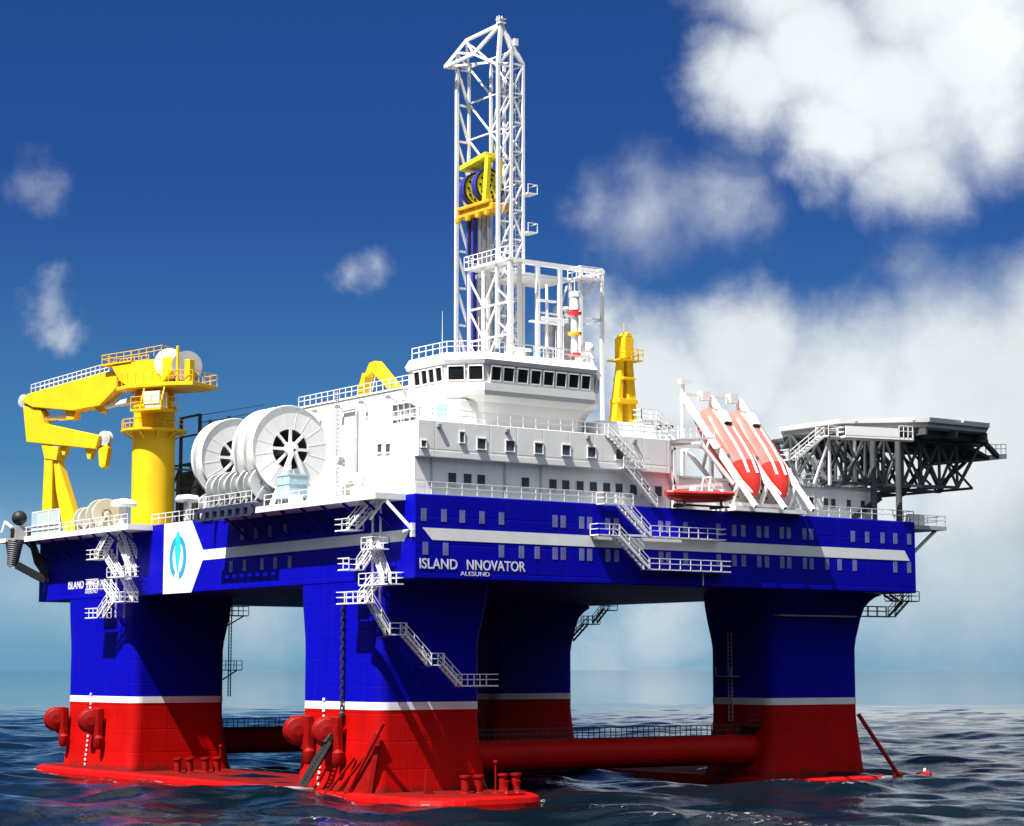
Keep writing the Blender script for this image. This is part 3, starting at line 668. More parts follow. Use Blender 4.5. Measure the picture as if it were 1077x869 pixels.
m = MB(); m.box(24.9,28.3,13.2,13.6,49.4,49.8); m.build('scanner', 'white', rd, bevel=0.05)
for x, r in ((34.0,0.55), (35.4,0.5), (36.6,0.5)):
    m = MB(); m.tube((x,24.5,35.9), (x,24.5,50.5 if x < 35 else 52.8), r, 14); m.lathe((x,24.5,50.5 if x < 35 else 52.8), (0,0,1), [(r,0), (r*1.15,0.1), (r*1.15,0.5), (r*0.5,0.8)], 14)
    lab = {34.0: 'shortest grey exhaust stack inside the white steel frame', 35.4: 'middle grey exhaust stack inside the white steel frame', 36.6: 'grey exhaust stack nearest the right end of the white frame'}[x]
    tag(m.build('exhaust_stack', 'lgrey'), lab, 'exhaust stack', 'exhaust stacks behind the bridge')

# striped signal mast and radome on the bridge roof
sm = thing('signal_mast', 'white mast with red bands and collars on the bridge roof', 'mast', (22.1,4,43.12))
m = MB(); m.tube((22.1,4,43.12), (22.1,4,48.6), 0.42, 16, 0.36); m.build('pole', 'white', sm)
for z in (44.0, 46.2, 48.3):
    m = MB(); m.lathe((22.1,4,z), (0,0,1), [(0.3,0), (0.72,0.12), (0.72,0.38), (0.3,0.5)], 16); m.build('collar', 'bandred' if z != 46.2 else 'gold', sm)
m = MB(); m.lathe((22.1,4,48.8), (0,0,1), [(0.36,0), (0.55,0.1), (0.5,1.4), (0.62,1.5), (0.55,2.0), (0.1,2.1)], 14); m.build('lamp_housing', 'white', sm)
m = MB(); m.bar((22.1,4,50.8), (22.1,4,52.2), 0.07); m.build('antenna', 'rail', sm)
ra = thing('radome', 'small white ball radome on a pedestal at the bridge roof edge', 'radome', (23.7,4,43.12))
m = MB(); m.tube((23.7,4,43.12), (23.7,4,44.4), 0.22, 10); m.build('pedestal', 'white', ra)
m = MB(); m.lathe((23.7,4,44.3), (0,0,1), [(0.35,0)] + [(0.72*math.sin(math.radians(a)), 0.72-0.72*math.cos(math.radians(a))) for a in range(35,180,12)] + [(0.01,1.44)], 20); m.build('dome', 'white', ra)

# yellow mast crane right of the bridge
yc = thing('folded_mast_crane', 'upright folded yellow crane right of the bridge', 'crane', (41.2,20,39.8))
m = MB(); m.box(38.6,43.8,17.6,22.4,32.4,39.7); m.build('pedestal_house', 'white', yc)
m = MB(); m.box(43.9,46.2,17,21,39.5,39.8); m.build('landing_pad', 'black', yc)
m = MB(); m.prism([(39.6,19.4,39.75), (40.7,19.4,39.75), (40.8,19.4,43.0), (41.1,19.4,47.4), (40.8,19.4,47.4), (40.1,19.4,43.0)], (0,1.2,0)); m.build('boom', 'yellow', yc, bevel=0.05)
m = MB(); m.prism([(41.6,19.2,39.75), (42.7,19.2,39.75), (42.5,19.2,43.5), (42.1,19.2,47.4), (41.4,19.2,47.4), (41.5,19.2,43.0)], (0,1.4,0)); m.build('king_post', 'yellow', yc, bevel=0.05)
m = MB(); m.box(39.9,42.6,18.9,20.8,42.2,42.7); m.box(40.5,42.3,18.9,20.8,44.9,45.2); m.build('cross_tie', 'yellow', yc, bevel=0.05)
m = MB(); m.box(40.8,42.1,19.0,20.9,47.4,49.8); m.prism([(40.9,19,49.8), (42.0,19,49.8), (41.7,19,50.4), (41.2,19,50.4)], (0,1.8,0)); m.build('head_block', 'yellow', yc, bevel=0.08)
m = MB(); m.box(39.9,43.2,18.7,21.2,47.1,47.25); m.build('head_platform', 'yellow', yc)
rail(yc, [(39.9,18.7,47.25), (43.2,18.7,47.25), (43.2,21.2,47.25)], mat='yellow', step=0.9, posts=False)
m = MB(); m.bar((41.5,20,50.4), (41.5,20,51.6), 0.08); m.build('antenna', 'yellow', yc)

# small fittings: whips on the bridge roof, pipes, ladder and floodlights on the storage house
for x, y, h in ((9.5,3.2,3.4), (12.5,2.6,2.2), (18.6,2.6,2.8), (7.4,6.5,4.2), (20.2,3.4,4.6)):
    m = MB(); m.tube((x,y,43.1), (x,y,43.5), 0.14, 8); m.tube((x,y,43.5), (x,y,43.5+h), 0.045, 6, 0.02); m.build('antenna', 'rail', acc)
m = MB(); m.lathe((15.2,4.2,43.1), (0,0,1), [(0.5,0), (0.42,0.8), (0.3,1.0)], 12); m.box(13.8,16.6,4.0,4.4,44.1,44.4); m.build('radar_scanner', 'white', acc, bevel=0.04)
for x in (10.2, 14.0, 19.6):
    m = MB(); m.box(x,x+0.5,1.35,1.7,43.2,43.6); m.build('searchlight', 'grey', acc, bevel=0.05)
for y, z in ((27,32.5), (33,36.0), (44.5,33.0)):
    m = MB(); m.tube((13.75,y,28.8), (13.75,y,z+5), 0.14, 8); m.tube((13.75,y,z+5), (13.75,y+3.0,z+5), 0.14, 8); m.build('pipe_run', 'lgrey', sh)
m = MB()
for y in (37.0,37.6): m.bar((13.7,y,28.8), (13.7,y,43.4), 0.08)
for z in np.arange(29.2,43.2,0.5): m.bar((13.7,37.0,z), (13.7,37.6,z), 0.06)
m.build('ladder', 'lgrey', sh)
for y in (25.5,31.0,36.0,41.0,45.0):
    m = MB(); m.bar((13.9,y,41.2), (13.2,y,41.5), 0.1); m.box(12.9,13.3,y-0.25,y+0.25,41.3,41.65); m.build('floodlight', 'grey', sh)
for x in (3.0,11.0,21.0,27.0):
    m = MB(); m.box(x-0.2,x+0.2,0.25,0.55,35.2,35.5); m.build('floodlight', 'grey', acc)
for x in (2.6,11.2,15.6): 
    m = MB(); m.tube((x,1.08,28.75), (x,1.08,32.3), 0.09, 8); m.build('drain_pipe', 'lgrey', acc)
# ------------------------------------------------------------------ big yellow knuckle boom crane
kc = thing('knuckle_boom_crane', 'big yellow knuckle boom crane on a round column at the left', 'crane', (6.5,68.4,ZD))
CD = V((-0.456,0.89,0)).normalized(); CN = V((CD.y,-CD.x,0))     # boom direction, sideways (+X)
def cp(s_, z, t=0.0): return V((6.5,68.4,0)) + CD*s_ + CN*t + V((0,0,z))
def slab(pts, t0, t1): return [cp(a, z, t0) for a, z in pts], CN*(t1-t0)
m = MB(); m.lathe((6.5,68.4,0), (0,0,1), [(2.75,28.72), (2.75,29.0), (2.6,29.1), (2.6,41.1)], 40); m.build('pillar', 'yellow', kc)
m = MB(); m.lathe((6.5,68.4,0), (0,0,1), [(2.6,41.0), (4.0,41.05), (4.0,41.3), (2.6,41.35)], 40)
for k in range(10):
    t = 2*math.pi*k/10; m.bar((6.5+2.55*math.cos(t),68.4+2.55*math.sin(t),40.2), (6.5+3.8*math.cos(t),68.4+3.8*math.sin(t),41.0), 0.2)
m.build('ring_platform', 'yellow', kc)
rail(kc, [(6.5+3.9*math.cos(t),68.4+3.9*math.sin(t),41.3) for t in np.radians(np.arange(60,330,22.5))], mat='yellow', step=1.5)
m = MB(); m.lathe((6.5,68.4,0), (0,0,1), [(2.5,41.3), (2.5,43.9), (2.7,44.0), (2.7,44.3), (2.35,44.4), (2.35,44.9)], 40); m.build('slewing_column', 'yellow', kc)
m = MB(); m.lathe((6.5,68.4,0), (0,0,1), [(2.3,44.9), (2.5,45.2), (2.2,46.3)], 32); m.build('slew_ring', 'orange', kc)
m = MB(); m.prism([cp(a,z,-3.2) for a, z in []] or [cp(-7.5,46.2,-2.6), cp(-7.5,46.2,2.6), cp(-4.6,46.2,3.6), cp(1.5,46.2,3.6), cp(4.2,46.2,2.2), cp(4.2,46.2,-2.2), cp(1.5,46.2,-3.6), cp(-4.6,46.2,-3.6)], (0,0,0.45)); m.build('machine_deck', 'yellow', kc, bevel=0.04)
rail(kc, [cp(4.2,46.65,-2.2), cp(1.5,46.65,-3.55), cp(-4.6,46.65,-3.55), cp(-7.45,46.65,-2.55), cp(-7.45,46.65,2.55), cp(-4.6,46.65,3.55)], mat='yellow', step=1.3, h=1.4)
m = MB(); m.prism([cp(-0.5,45.0,-3.8), cp(-0.5,45.0,-5.6), cp(-4.6,45.0,-5.6), cp(-4.6,45.0,-3.8)], (0,0,0.0001)) if False else None
m = MB(); m.prism([cp(0.2,43.2,-2.3), cp(0.2,43.2,-4.6), cp(-4.3,43.2,-4.6), cp(-4.3,43.2,-1.0)], (0,0,0.25)); m.build('cab_platform', 'yellow', kc)
rail(kc, [cp(0.2,43.45,-2.4), cp(0.2,43.45,-4.5), cp(-4.3,43.45,-4.5), cp(-4.3,43.45,-1.1)], mat='yellow', step=1.3, h=1.5)
m = MB()
for a in (-1.0,-4.0): m.bar(cp(a,43.4,-4.3), cp(a,46.2,-3.4), 0.16)
m.build('hanger', 'yellow', kc)
m = MB(); p_, v_ = slab([(-1.4,43.45), (-3.6,43.45), (-3.6,45.6), (-1.0,45.6)], -3.9, -2.2); m.prism(p_, v_); m.build('operator_cab', 'screen', kc, bevel=0.06)
# head frame carrying the boom pivot
m = MB()
for t0 in (-1.75, 1.25):
    p_, v_ = slab([(5.4,49.4), (2.6,49.7), (-3.6,50.0), (-4.6,49.0), (-2.0,46.7), (2.8,46.7), (4.2,47.6)], t0, t0+0.5); m.prism(p_, v_)
m.build('head_frame', 'yellow', kc, bevel=0.04)
m = MB(); p_, v_ = slab([(3.5,47.2), (1.5,49.2), (-2.0,49.0), (-2.0,46.7), (2.5,46.7)], -1.0, 1.0); m.prism(p_, v_); m.build('winch_house', 'orange', kc, bevel=0.05)
m = MB(); m.prism([cp(6.9,49.5,-1.9), cp(6.9,49.5,1.9), cp(2.4,49.75,1.9), cp(2.4,49.75,-1.9)], (0,0,0.2)); m.build('top_platform', 'yellow', kc)
rail(kc, [cp(2.4,49.95,-1.8), cp(6.8,49.7,-1.8), cp(6.8,49.7,1.8), cp(2.4,49.95,1.8)], mat='yellow', step=1.1, h=1.15)
rail(kc, [cp(2.3,49.9,-1.8), cp(-2.2,50.3,-1.8), cp(-2.2,50.3,1.8)], mat='yellow', step=1.1, h=1.2)
# two cable drums on the back of the head
for s0, z0, mt, lab in ((-3.0,49.3,'white','white cable drum'), (-5.6,48.8,'grey','grey cable drum')):
    m = MB(); m.lathe(cp(s0,z0,-1.2), CN*0.8 + CD*0.6, [(0.3,-0.05), (1.85,0.0), (1.85,0.15), (1.0,0.2), (1.0,1.5), (1.85,1.55), (1.85,1.7), (0.3,1.75)], 32)
    o = m.build('cable_drum', mt, kc); o['label'] = lab
m = MB(); p_, v_ = slab([(-6.1,46.65), (-6.9,46.65), (-6.9,49.4), (-6.1,49.4)], -2.4, -1.4); m.prism(p_, v_); p_, v_ = slab([(-5.4,46.65), (-5.7,46.65), (-5.7,51.0), (-5.4,51.0)], -3.2, -2.9); m.prism(p_, v_); m.build('power_unit', 'yellow', kc, bevel=0.05)
# main boom, jib, hook block
m = MB(); p_, v_ = slab([(20.05,46.0), (19.0,46.85), (7.6,48.75), (5.6,48.9), (4.95,48.15), (4.9,46.9), (7.6,44.7), (11.8,44.3), (18.2,45.1)], -1.1, 1.1); m.prism(p_, v_); bo = m.build('boom', 'yellow', kc, bevel=0.08)
r = MB()
for t in (-0.9, 0.9):
    a, b = cp(18.6,46.9,t), cp(7.8,48.7,t)
    for hh in (1.1, 0.6): r.bar(a+V((0,0,hh)), b+V((0,0,hh)), 0.075)
    for k in range(16): c = a.lerp(b, k/15); r.bar(c, c+V((0,0,1.1)), 0.075)
r.build('guard_rail', 'rail', bo)
lug = MB(); p_, v_ = slab([(13.4,44.6), (11.6,44.45), (12.0,43.3), (13.0,43.3)], -0.6, 0.6); lug.prism(p_, v_); p_, v_ = slab([(7.6,44.7), (8.8,44.6), (8.0,43.9), (7.4,44.0)], -0.6, 0.6); lug.prism(p_, v_); lug.build('lug', 'yellow', bo)
tipg = MB(); tipg.lathe(cp(20.2,46.1,-0.5), CN, [(0.3,0), (0.85,0.05), (0.7,0.5), (0.85,0.95), (0.3,1.0)], 20); tipg.build('tip_sheave', 'lgrey', bo)
m = MB(); p_, v_ = slab([(19.9,45.3), (19.2,40.75), (8.3,39.35), (7.7,41.0), (16.4,42.95), (17.0,44.6), (18.2,45.4)], -0.85, 0.85); m.prism(p_, v_); ji = m.build('jib', 'yellow', kc, bevel=0.07)
for s0, z0 in ((16.4,40.4), (13.6,40.1), (9.6,39.4)):
    lug = MB(); p_, v_ = slab([(s0+0.6,z0+0.2), (s0-0.5,z0+0.1), (s0-0.2,z0-1.2), (s0+0.2,z0-1.2)], -0.4, 0.4); lug.prism(p_, v_); lug.build('lug', 'yellow', ji)
lug = MB(); lug.lathe(cp(7.4,40.7,-0.4), CN, [(0.2,0), (0.95,0.05), (0.8,0.4), (0.95,0.75), (0.2,0.8)], 20); lug.build('tip_sheave', 'lgrey', ji)
m = MB(); p_, v_ = slab([(7.5,39.6), (8.2,39.4), (8.0,37.3), (7.5,36.9), (7.0,37.2), (6.6,39.4), (6.9,40.0)], -0.45, 0.45); m.prism(p_, v_); m.build('hook_block', 'yellow', kc, bevel=0.1)
for a, b, r1, r2, s1 in (((16.8,43.7), (12.6,43.75), 0.42, 0.3, 0), ((8.0,44.6), (2.2,45.3), 0.42, 0.32, 0)):
    m = MB(); m.tube(cp(a[0],a[1]), cp((a[0]+b[0])/2,(a[1]+b[1])/2), r2, 14); m.tube(cp((a[0]+b[0])/2,(a[1]+b[1])/2), cp(*b), r1, 14); m.build('hydraulic_ram', 'white', kc)
# boom rest
brst = thing('boom_rest', 'yellow forked post holding up the folded crane jib', 'crane rest', tuple(cp(14,28.75)))
m = MB(); p_, v_ = slab([(16.7,40.2), (14.0,39.9), (14.3,38.2), (16.2,38.5)], -0.9, 0.9); m.prism(p_, v_); m.build('saddle', 'yellow', brst, bevel=0.05)
m = MB(); p_, v_ = slab([(16.3,38.6), (15.0,38.4), (14.9,33), (14.8,28.75), (16.5,28.75)], -0.8, 0.8); m.prism(p_, v_); m.build('post', 'yellow', brst, bevel=0.05)
m = MB(); p_, v_ = slab([(15.0,38.4), (14.3,38.2), (11.6,31.6), (11.2,28.75), (13.0,28.75), (14.5,34.5)], -0.6, 0.6); m.prism(p_, v_); m.build('prop', 'yellow', brst, bevel=0.05)

# ------------------------------------------------------------------ reels on the short side deck
def cable_reel(y0, n, R, label):
    x, z = 0.75, 35.0
    t = thing('cable_reel', label, 'cable reel', (x, y0, 28.75), 'big white cable reels')
    RI = R*0.46
    for k in range(n):
        f = MB(); f.lathe((x, y0+k*2.0, z), (0,1,0), [(RI,0), (R-0.15,0), (R,-0.12), (R+0.05,0.0), (R+0.05,0.22), (R,0.3), (R-0.15,0.16), (RI,0.16)], 64, closed=True)
        if k == 0:
            for i in range(16):
                a = 2*math.pi*(i+0.5)/16; f.bar((x+RI*math.cos(a), y0-0.005, z+RI*math.sin(a)), (x+(R-0.1)*math.cos(a), y0-0.005, z+(R-0.1)*math.sin(a)), 0.06, 0.03, up=(0,1,0))
        f.build('flange', 'white', t)
    d = MB(); L = 2.0*(n-1); d.lathe((x, y0, z), (0,1,0), [(R*0.82,0.16), (R*0.82,L), (RI+0.05,L), (RI+0.05,0.16)], 64, closed=True); d.build('drum', 'white', t)
    li = MB(); li.lathe((x, y0, z), (0,1,0), [(RI+0.04,0.2), (RI+0.04,L-0.05), (RI-0.02,L-0.05), (RI-0.02,0.2)], 48, closed=True); li.lathe((x, y0+L-0.3, z), (0,1,0), [(0.3,0), (RI,0.0), (RI,0.06), (0.3,0.06)], 48, closed=True); li.build('dark_hub_tube', 'truss', t)  # dark tube and back disc, their colour darkens the open hub
    for yy in (y0+0.05, y0+L+0.1):
        s_ = MB()
        for i in range(8):
            a = 2*math.pi*i/8 + math.pi/2; s_.bar((x,yy,z), (x+(RI+0.1)*math.cos(a),yy,z+(RI+0.1)*math.sin(a)), 0.3, 0.2, up=(0,1,0))
        s_.build('spoke', 'white', t)
    h = MB(); h.lathe((x,y0-0.5,z), (0,1,0), [(0.3,0), (0.75,0.05), (0.75,0.5), (0.5,0.55), (0.5,L+0.8), (0.75,L+0.9), (0.3,L+1.3)], 24); h.build('hub', 'white', t)
    for yy in (y0-0.7, y0+L+0.7):
        c = MB(); c.bar((x,yy,z), (x-2.6,yy,28.8), 0.42, 0.35); c.bar((x,yy,z), (x+2.6,yy,28.8), 0.42, 0.35); c.bar((x-2.6,yy,28.95), (x+2.6,yy,28.95), 0.3, 0.3)
        c.build('cradle', 'white', t)
    return t
cable_reel(24.9, 3, 4.55, 'nearest big white spoked cable reel on the deck edge')
cable_reel(36.6, 2, 4.3, 'second big white cable reel, half hidden behind the nearest one')
# row of four hose reels on a dark grated platform
pf = thing('reel_platform', 'dark navy grated platform hanging outside the hull under the small hose reels', 'platform', (-1.7,30,28))
m = MB(); m.box(-3.9,-0.1,24.6,36.4,28.78,29.25); m.box(-3.9,-3.7,24.6,36.4,27.9,28.1)
for y in np.arange(24.6,36.5,1.68): m.box(-3.95,-3.65,y,y+0.75,27.9,29.0)
m.build('frame', 'navy', pf)
rail(pf, [(-3.85,24.7,29.25), (-3.85,36.3,29.25)], step=1.2, h=1.2)
def hose_reel(x, y, z, R, w, label, mat, group):
    t = thing('hose_reel', label, 'hose reel', (x, y, z-R-0.3), group)
    for yy in (y-w/2, y+w/2):
        f = MB(); f.lathe((x,yy,z), (0,1,0), [(0.35*R,-0.05), (R,-0.05), (R+0.04,0.0), (R,0.06), (0.35*R,0.06)], 32, closed=True)
        f.lathe((x,yy,z), (0,1,0), [(0.12*R,-0.12), (0.22*R,-0.05), (0.12*R,0.1)], 16)
        for i in range(5): a = 2*math.pi*i/5; f.bar((x,yy,z), (x+0.4*R*math.cos(a),yy,z+0.4*R*math.sin(a)), 0.14, 0.1, up=(0,1,0))
        f.build('flange', mat, t)
    d = MB(); d.lathe((x,y-w/2,z), (0,1,0), [(0.72*R,0.05)] + [(0.72*R + (0.06 if k % 2 else 0), 0.05+(w-0.1)*k/12) for k in range(13)], 28); d.build('drum', 'grey', t)
    c = MB()
    for yy in (y-w/2-0.15, y+w/2+0.15):
        c.bar((x,yy,z), (x-0.8*R,yy,z-R-0.3), 0.14); c.bar((x,yy,z), (x+0.8*R,yy,z-R-0.3), 0.14)
    c.bar((x-0.8*R,y-w/2-0.2,z-R-0.25), (x-0.8*R,y+w/2+0.2,z-R-0.25), 0.14); c.bar((x+0.8*R,y-w/2-0.2,z-R-0.25), (x+0.8*R,y+w/2+0.2,z-R-0.25), 0.14)
    c.build('stand', mat, t)
    return t
nm = ['first from the grey-blue container', 'second from the grey-blue container', 'third from the grey-blue container', 'farthest from the grey-blue container']
for k in range(4): hose_reel(-1.9, 26.2+k*2.75, 31.3, 1.72, 1.5, 'small grey hose reel in the row of four, ' + nm[k], 'lgrey', 'small grey hose reels')
hose_reel(2.2, 77.6, 30.7, 1.55, 1.6, 'smaller beige hose reel beside the yellow boom rest', 'beige', 'beige hose reels at the left')
hose_reel(2.0, 72.6, 31.0, 1.9, 1.8, 'larger beige hose reel between boom rest and crane column', 'beige', 'beige hose reels at the left')
hose_reel(0.6, 41.5, 30.3, 1.2, 2.2, 'low grey hose reel behind the four, beside the dark platform', 'lgrey', 'small grey hose reels')
# container, white little deck crane, covered winch
ct = thing('equipment_container', 'grey-blue container standing in front of the nearest cable reel', 'container', (0.2,23.3,28.75))
m = MB(); m.box(-1.4,0.8,21.3,23.9,29.6,32.0); m.build('body', 'container', ct, bevel=0.08)
m = MB(); m.box(-1.46,0.86,21.24,23.96,31.0,31.15); m.box(-1.46,0.86,21.24,23.96,31.9,32.06); m.build('band', 'container', ct)
for x in (-1.3,0.5):
    for y in (21.4,23.6): m = MB(); m.box(x,x+0.2,y,y+0.2,28.75,29.6); m.build('leg', 'grey', ct)
dc = thing('deck_davit', 'white slanting davit arm on the deck in front of the storage house', 'davit', (-0.6,17.6,28.75))
m = MB(); m.lathe((-0.6,18.0,28.75), (0,0,1), [(0.9,0), (0.9,0.3), (0.5,0.4), (0.45,1.6), (0.2,1.7)], 16); m.build('pedestal', 'white', dc)
m = MB(); m.bar((-0.6,18.2,29.9), (-0.6,12.6,33.0), 0.5, 0.65); m.build('arm', 'white', dc, bevel=0.06)
m = MB(); m.lathe((-0.85,12.5,32.7), (1,0,0), [(0.1,0), (0.45,0.05), (0.45,0.45), (0.1,0.5)], 14); m.bar((-0.6,12.4,32.7), (-0.6,11.9,32.2), 0.3); m.build('head', 'grey', dc)
wn = thing('covered_winch', 'low beige covered winch beside the white slanting davit', 'winch', (2.2,13.5,28.75))
m = MB(); m.lathe((2.4,11.2,30.3), (0,1,0), [(0.2,0), (1.35,0.1), (1.5,0.4), (1.5,3.6), (1.35,3.9), (0.2,4.0)], 24); m.build('cover', 'beige', wn)
m = MB(); m.box(1.0,3.8,11.2,15.2,28.75,29.4); m.build('bed', 'white', wn, bevel=0.06)
# lifebuoy style storage lockers along the rail
for k, (y, l) in enumerate(((7.6,1.6), (20.0,1.2))):
    m = MB(); m.box(-1.5,-0.5,y,y+l,28.76,29.7); m.box(-1.55,-0.45,y-0.05,y+l+0.05,29.7,29.8)
    tag(m.build('deck_locker', 'white', bevel=0.04), ['small white deck locker at the foot of the accommodation block', 'small white deck locker between davit and grey-blue container'][k], 'locker', 'white deck lockers')

# ------------------------------------------------------------------ gear at the left end
ws = thing('wind_screen', 'pale greenish tinted screen in front of the boom rest foot', 'screen', (-2.9,78,28.75))
m = MB(); m.box(-3.0,-2.92,74.5,80.8,28.76,31.6); m.build('panel', 'screen', ws)
m = MB(); m.box(-3.04,-2.88,80.8,82.6,28.76,31.6); m.build('panel', 'container', ws)
m = MB()
for y in (74.5,77.6,80.8,82.6): m.bar((-2.96,y,28.75), (-2.96,y,31.7), 0.14)
m.bar((-2.96,74.5,31.65), (-2.96,82.6,31.65), 0.14); m.build('frame', 'rail', ws)
wb = thing('ribbed_fender_winch', 'dark ball-topped ribbed fender hanging over the left end of the hull', 'fender', (-3.6,85.4,28))
m = MB(); m.lathe((-3.6,85.2,31.1), (0,0,1), [(0.05,-0.95)] + [(0.95*math.sin(math.radians(a)), -0.95*math.cos(math.radians(a))) for a in range(15,180,15)] + [(0.02,0.95)], 24); m.build('ball', 'black', wb)
m = MB(); m.prism([(-4.4,86.3,28.3), (-4.4,84.4,28.3), (-4.3,84.7,30.1), (-4.3,86.1,30.1)], (1.3,0,0)); m.build('bracket', 'grey', wb, bevel=0.05)
m = MB(); m.box(-4.46,-4.38,84.8,85.9,28.7,29.8); m.build('opening', 'black', wb)
pr = []
for k in range(26): pr.append((0.92 - 0.012*k + (0.10 if k % 2 else 0), -0.13*k))
m = MB(); m.lathe((-3.9,85.4,28.3), (0.10,-0.05,1), pr, 20); m.build('ribbed_drum', 'truss', wb)
m = MB(); m.prism([(-3.0,84.2,29.8), (-2.8,83.5,29.6), (-0.6,83.2,24.4), (-0.4,83.0,23.2), (-0.1,84.4,23.4), (-1.6,84.6,25.5)], (0.1,0.6,0)); m.bar((-4.7,86.5,28.2), (-4.2,86.3,25.0), 0.2); m.bar((-3.9,84.9,25.2), (-0.4,84.3,23.4), 0.7, 0.9); m.build('arm', 'dark', wb)
m = MB(); m.bar((-3.4,87.6,30.0), (-3.6,89.8,30.9), 0.25); m.bar((-3.6,89.8,30.9), (-3.6,90.8,29.6), 0.2); m.bar((-3.2,87.6,28.8), (-3.4,87.6,30.0), 0.3)
tag(m.build('small_davit', 'white'), 'tiny white davit at the far left end of the deck', 'davit')
ep = MB(); ep.box(-4.6,-3.2,86.9,90.2,28.1,28.6); tag(ep.build('end_platform', 'white'), 'small white platform sticking out at the far left deck end', 'platform')
mv = thing('mushroom_vent', 'white mushroom ventilator left of the yellow crane column', 'ventilator', (2,62.9,28.75))
mv.location = (0.8,74.0-9.5,28.75); OFF[mv.name] = V((0.8,64.5,28.75))
m = MB(); m.tube((0.8,64.5,28.75), (0.8,64.5,31.6), 0.55, 16); m.build('trunk', 'lgrey', mv)
m = MB(); m.lathe((0.8,64.5,31.5), (0,0,1), [(0.4,-0.1), (1.5,0.0), (1.6,0.25), (1.3,0.7), (0.1,0.95)], 24); m.build('cap', 'white', mv)
m = MB(); m.lathe((0.4,47.2,30.9), (0,0,1), [(0.4,-2.1), (0.45,-0.1), (1.3,0.0), (1.4,0.25), (1.2,0.7), (0.1,0.85)], 20)
tag(m.build('mushroom_vent', 'white', bevel=0), 'white flat-capped ventilator beside the second cable reel', 'ventilator')
# dark scaffold structure behind the crane column
sc = thing('steel_scaffold', 'dark steel framework standing behind the crane column and reels', 'steel frame', (12,66,28.75))
for x in (11.5,15.5):
    for y in (48,54,60,66,71,76): m = MB(); m.bar((x,y,28.75), (x,y,43.5 if y in (66,71) else 38.5), 0.34); m.build('post', 'dark', sc)
m = MB()
for z in (31.5,34.5,37.5): 
    for x in (11.5,15.5): m.bar((x,48,z), (x,76,z), 0.26)
for y in (48,54,60,66,71,76):
    m.bar((11.5,y,37.5), (15.5,y,37.5), 0.24)
for (a, b) in ((48,54),(54,60),(60,66),(66,71),(71,76)): m.bar((11.5,a,28.75), (11.5,b,34.5), 0.22); m.bar((11.5,b,31.5), (11.5,a,37.5), 0.2)
m.bar((11.5,66,43.4), (11.5,71,43.4), 0.26); m.bar((11.5,66,41.0), (11.5,71,41.0), 0.2); m.bar((11.5,50,43.0), (11.5,66,43.3), 0.08); m.bar((11.5,50,42.2), (11.5,66,42.4), 0.08)
m.build('beam', 'dark', sc)
m = MB(); m.box(12.4,30,46.8,74,28.75,36.8); m.build('machinery_house', 'dark', sc, bevel=0.1)
m = MB(); m.lathe((12.2,66.5,33.5), (-1,0,0), [(1.2,0), (2.4,0.05), (2.4,0.3), (1.2,0.35)], 32, closed=True)
for i in range(6): a = i*math.pi/3; m.bar((11.95,66.5,33.5), (11.95,66.5+2.3*math.cos(a),33.5+2.3*math.sin(a)), 0.25, 0.2, up=(1,0,0))
m.build('spool', 'grey', sc)

# ------------------------------------------------------------------ free-fall lifeboats on their launching ramp
SL = V((0,-0.662,-0.750)).normalized(); SU = V((0,-SL.z,SL.y)); SU = V((0,-0.750,0.662)).normalized()   # down the ramp, square to it
ramp = thing('launch_ramp', 'white slanting launching frame carrying the two red lifeboats', 'lifeboat davit', (44.6,3,28.7))
for x, nmx in ((40.5,0), (44.6,1), (48.7,2)):
    m = MB()
    a = V((x,8.7,42.0)); k = V((x,-0.35,31.9)); e = V((x,-2.9,29.05))
    m.bar(a, k, 0.42, 0.62); m.bar(k, e, 0.34, 0.45); m.build('rail_beam', 'white', ramp)
    m = MB(); a2 = V((x,8.7,36.4)); k2 = V((x,0.9,29.6)); m.bar(a2, k2, 0.3, 0.4); m.bar(k2, k, 0.3, 0.4); m.bar(a2, a, 0.34); m.bar((x,8.7,28.75), a2, 0.36); m.bar((x,3.4,28.75), (x,3.4,31.8), 0.3); m.bar((x,5.5,33.6), (x,4.2,36.9), 0.25)
    m.build('truss', 'white', ramp)
for a, b, w_ in (((40.5,8.6,42.1), (48.7,8.6,42.1), 0.26), ((40.5,8.7,36.4), (48.7,8.7,36.4), 0.3), ((40.5,0.9,29.6), (48.7,0.9,29.6), 0.4)):
    m = MB(); m.bar(a, b, w_); m.build('cross_beam', 'white', ramp)
m = MB()
for x in (43.6,47.7): m.box(x-0.6,x+0.5,8.2,9.1,41.6,42.6)
m.bar((41.0,9.2,36.4), (41.0,9.2,43.6), 0.3); m.box(40.5,42.2,8.9,9.5,43.3,43.8)
m.build('winch_block', 'white', ramp)
m = MB(); m.box(39.2,49.6,-1.2,3.5,28.72,29.1); m.build('base_plate', 'white', ramp)
pl = thing('embarkation_platform', 'white frame with rails beside the left lifeboat, above the rescue boat', 'platform', (36,2,28.7))
m = MB()
for a, b in [((32.5,0.8,28.75),(32.5,0.8,35.0)), ((32.4,0.8,35.0),(36.4,0.8,35.6)), ((31.0,0.8,34.9),(32.5,0.8,31.2)), ((32.5,0.8,30.9),(39.2,0.8,31.6)), ((36.4,0.8,35.6),(39.8,-0.2,31.6)), ((31.0,0.8,34.9),(32.5,0.8,35.0)), ((36.4,0.8,35.6),(36.4,7,36.2)), ((32.5,0.8,35.0),(32.5,7,35.6)), ((32.5,7,28.75),(32.5,7,35.6)), ((36.4,7,28.75),(36.4,7,36.2))]:
    m.bar(a, b, 0.36)
m.build('frame', 'white', pl)
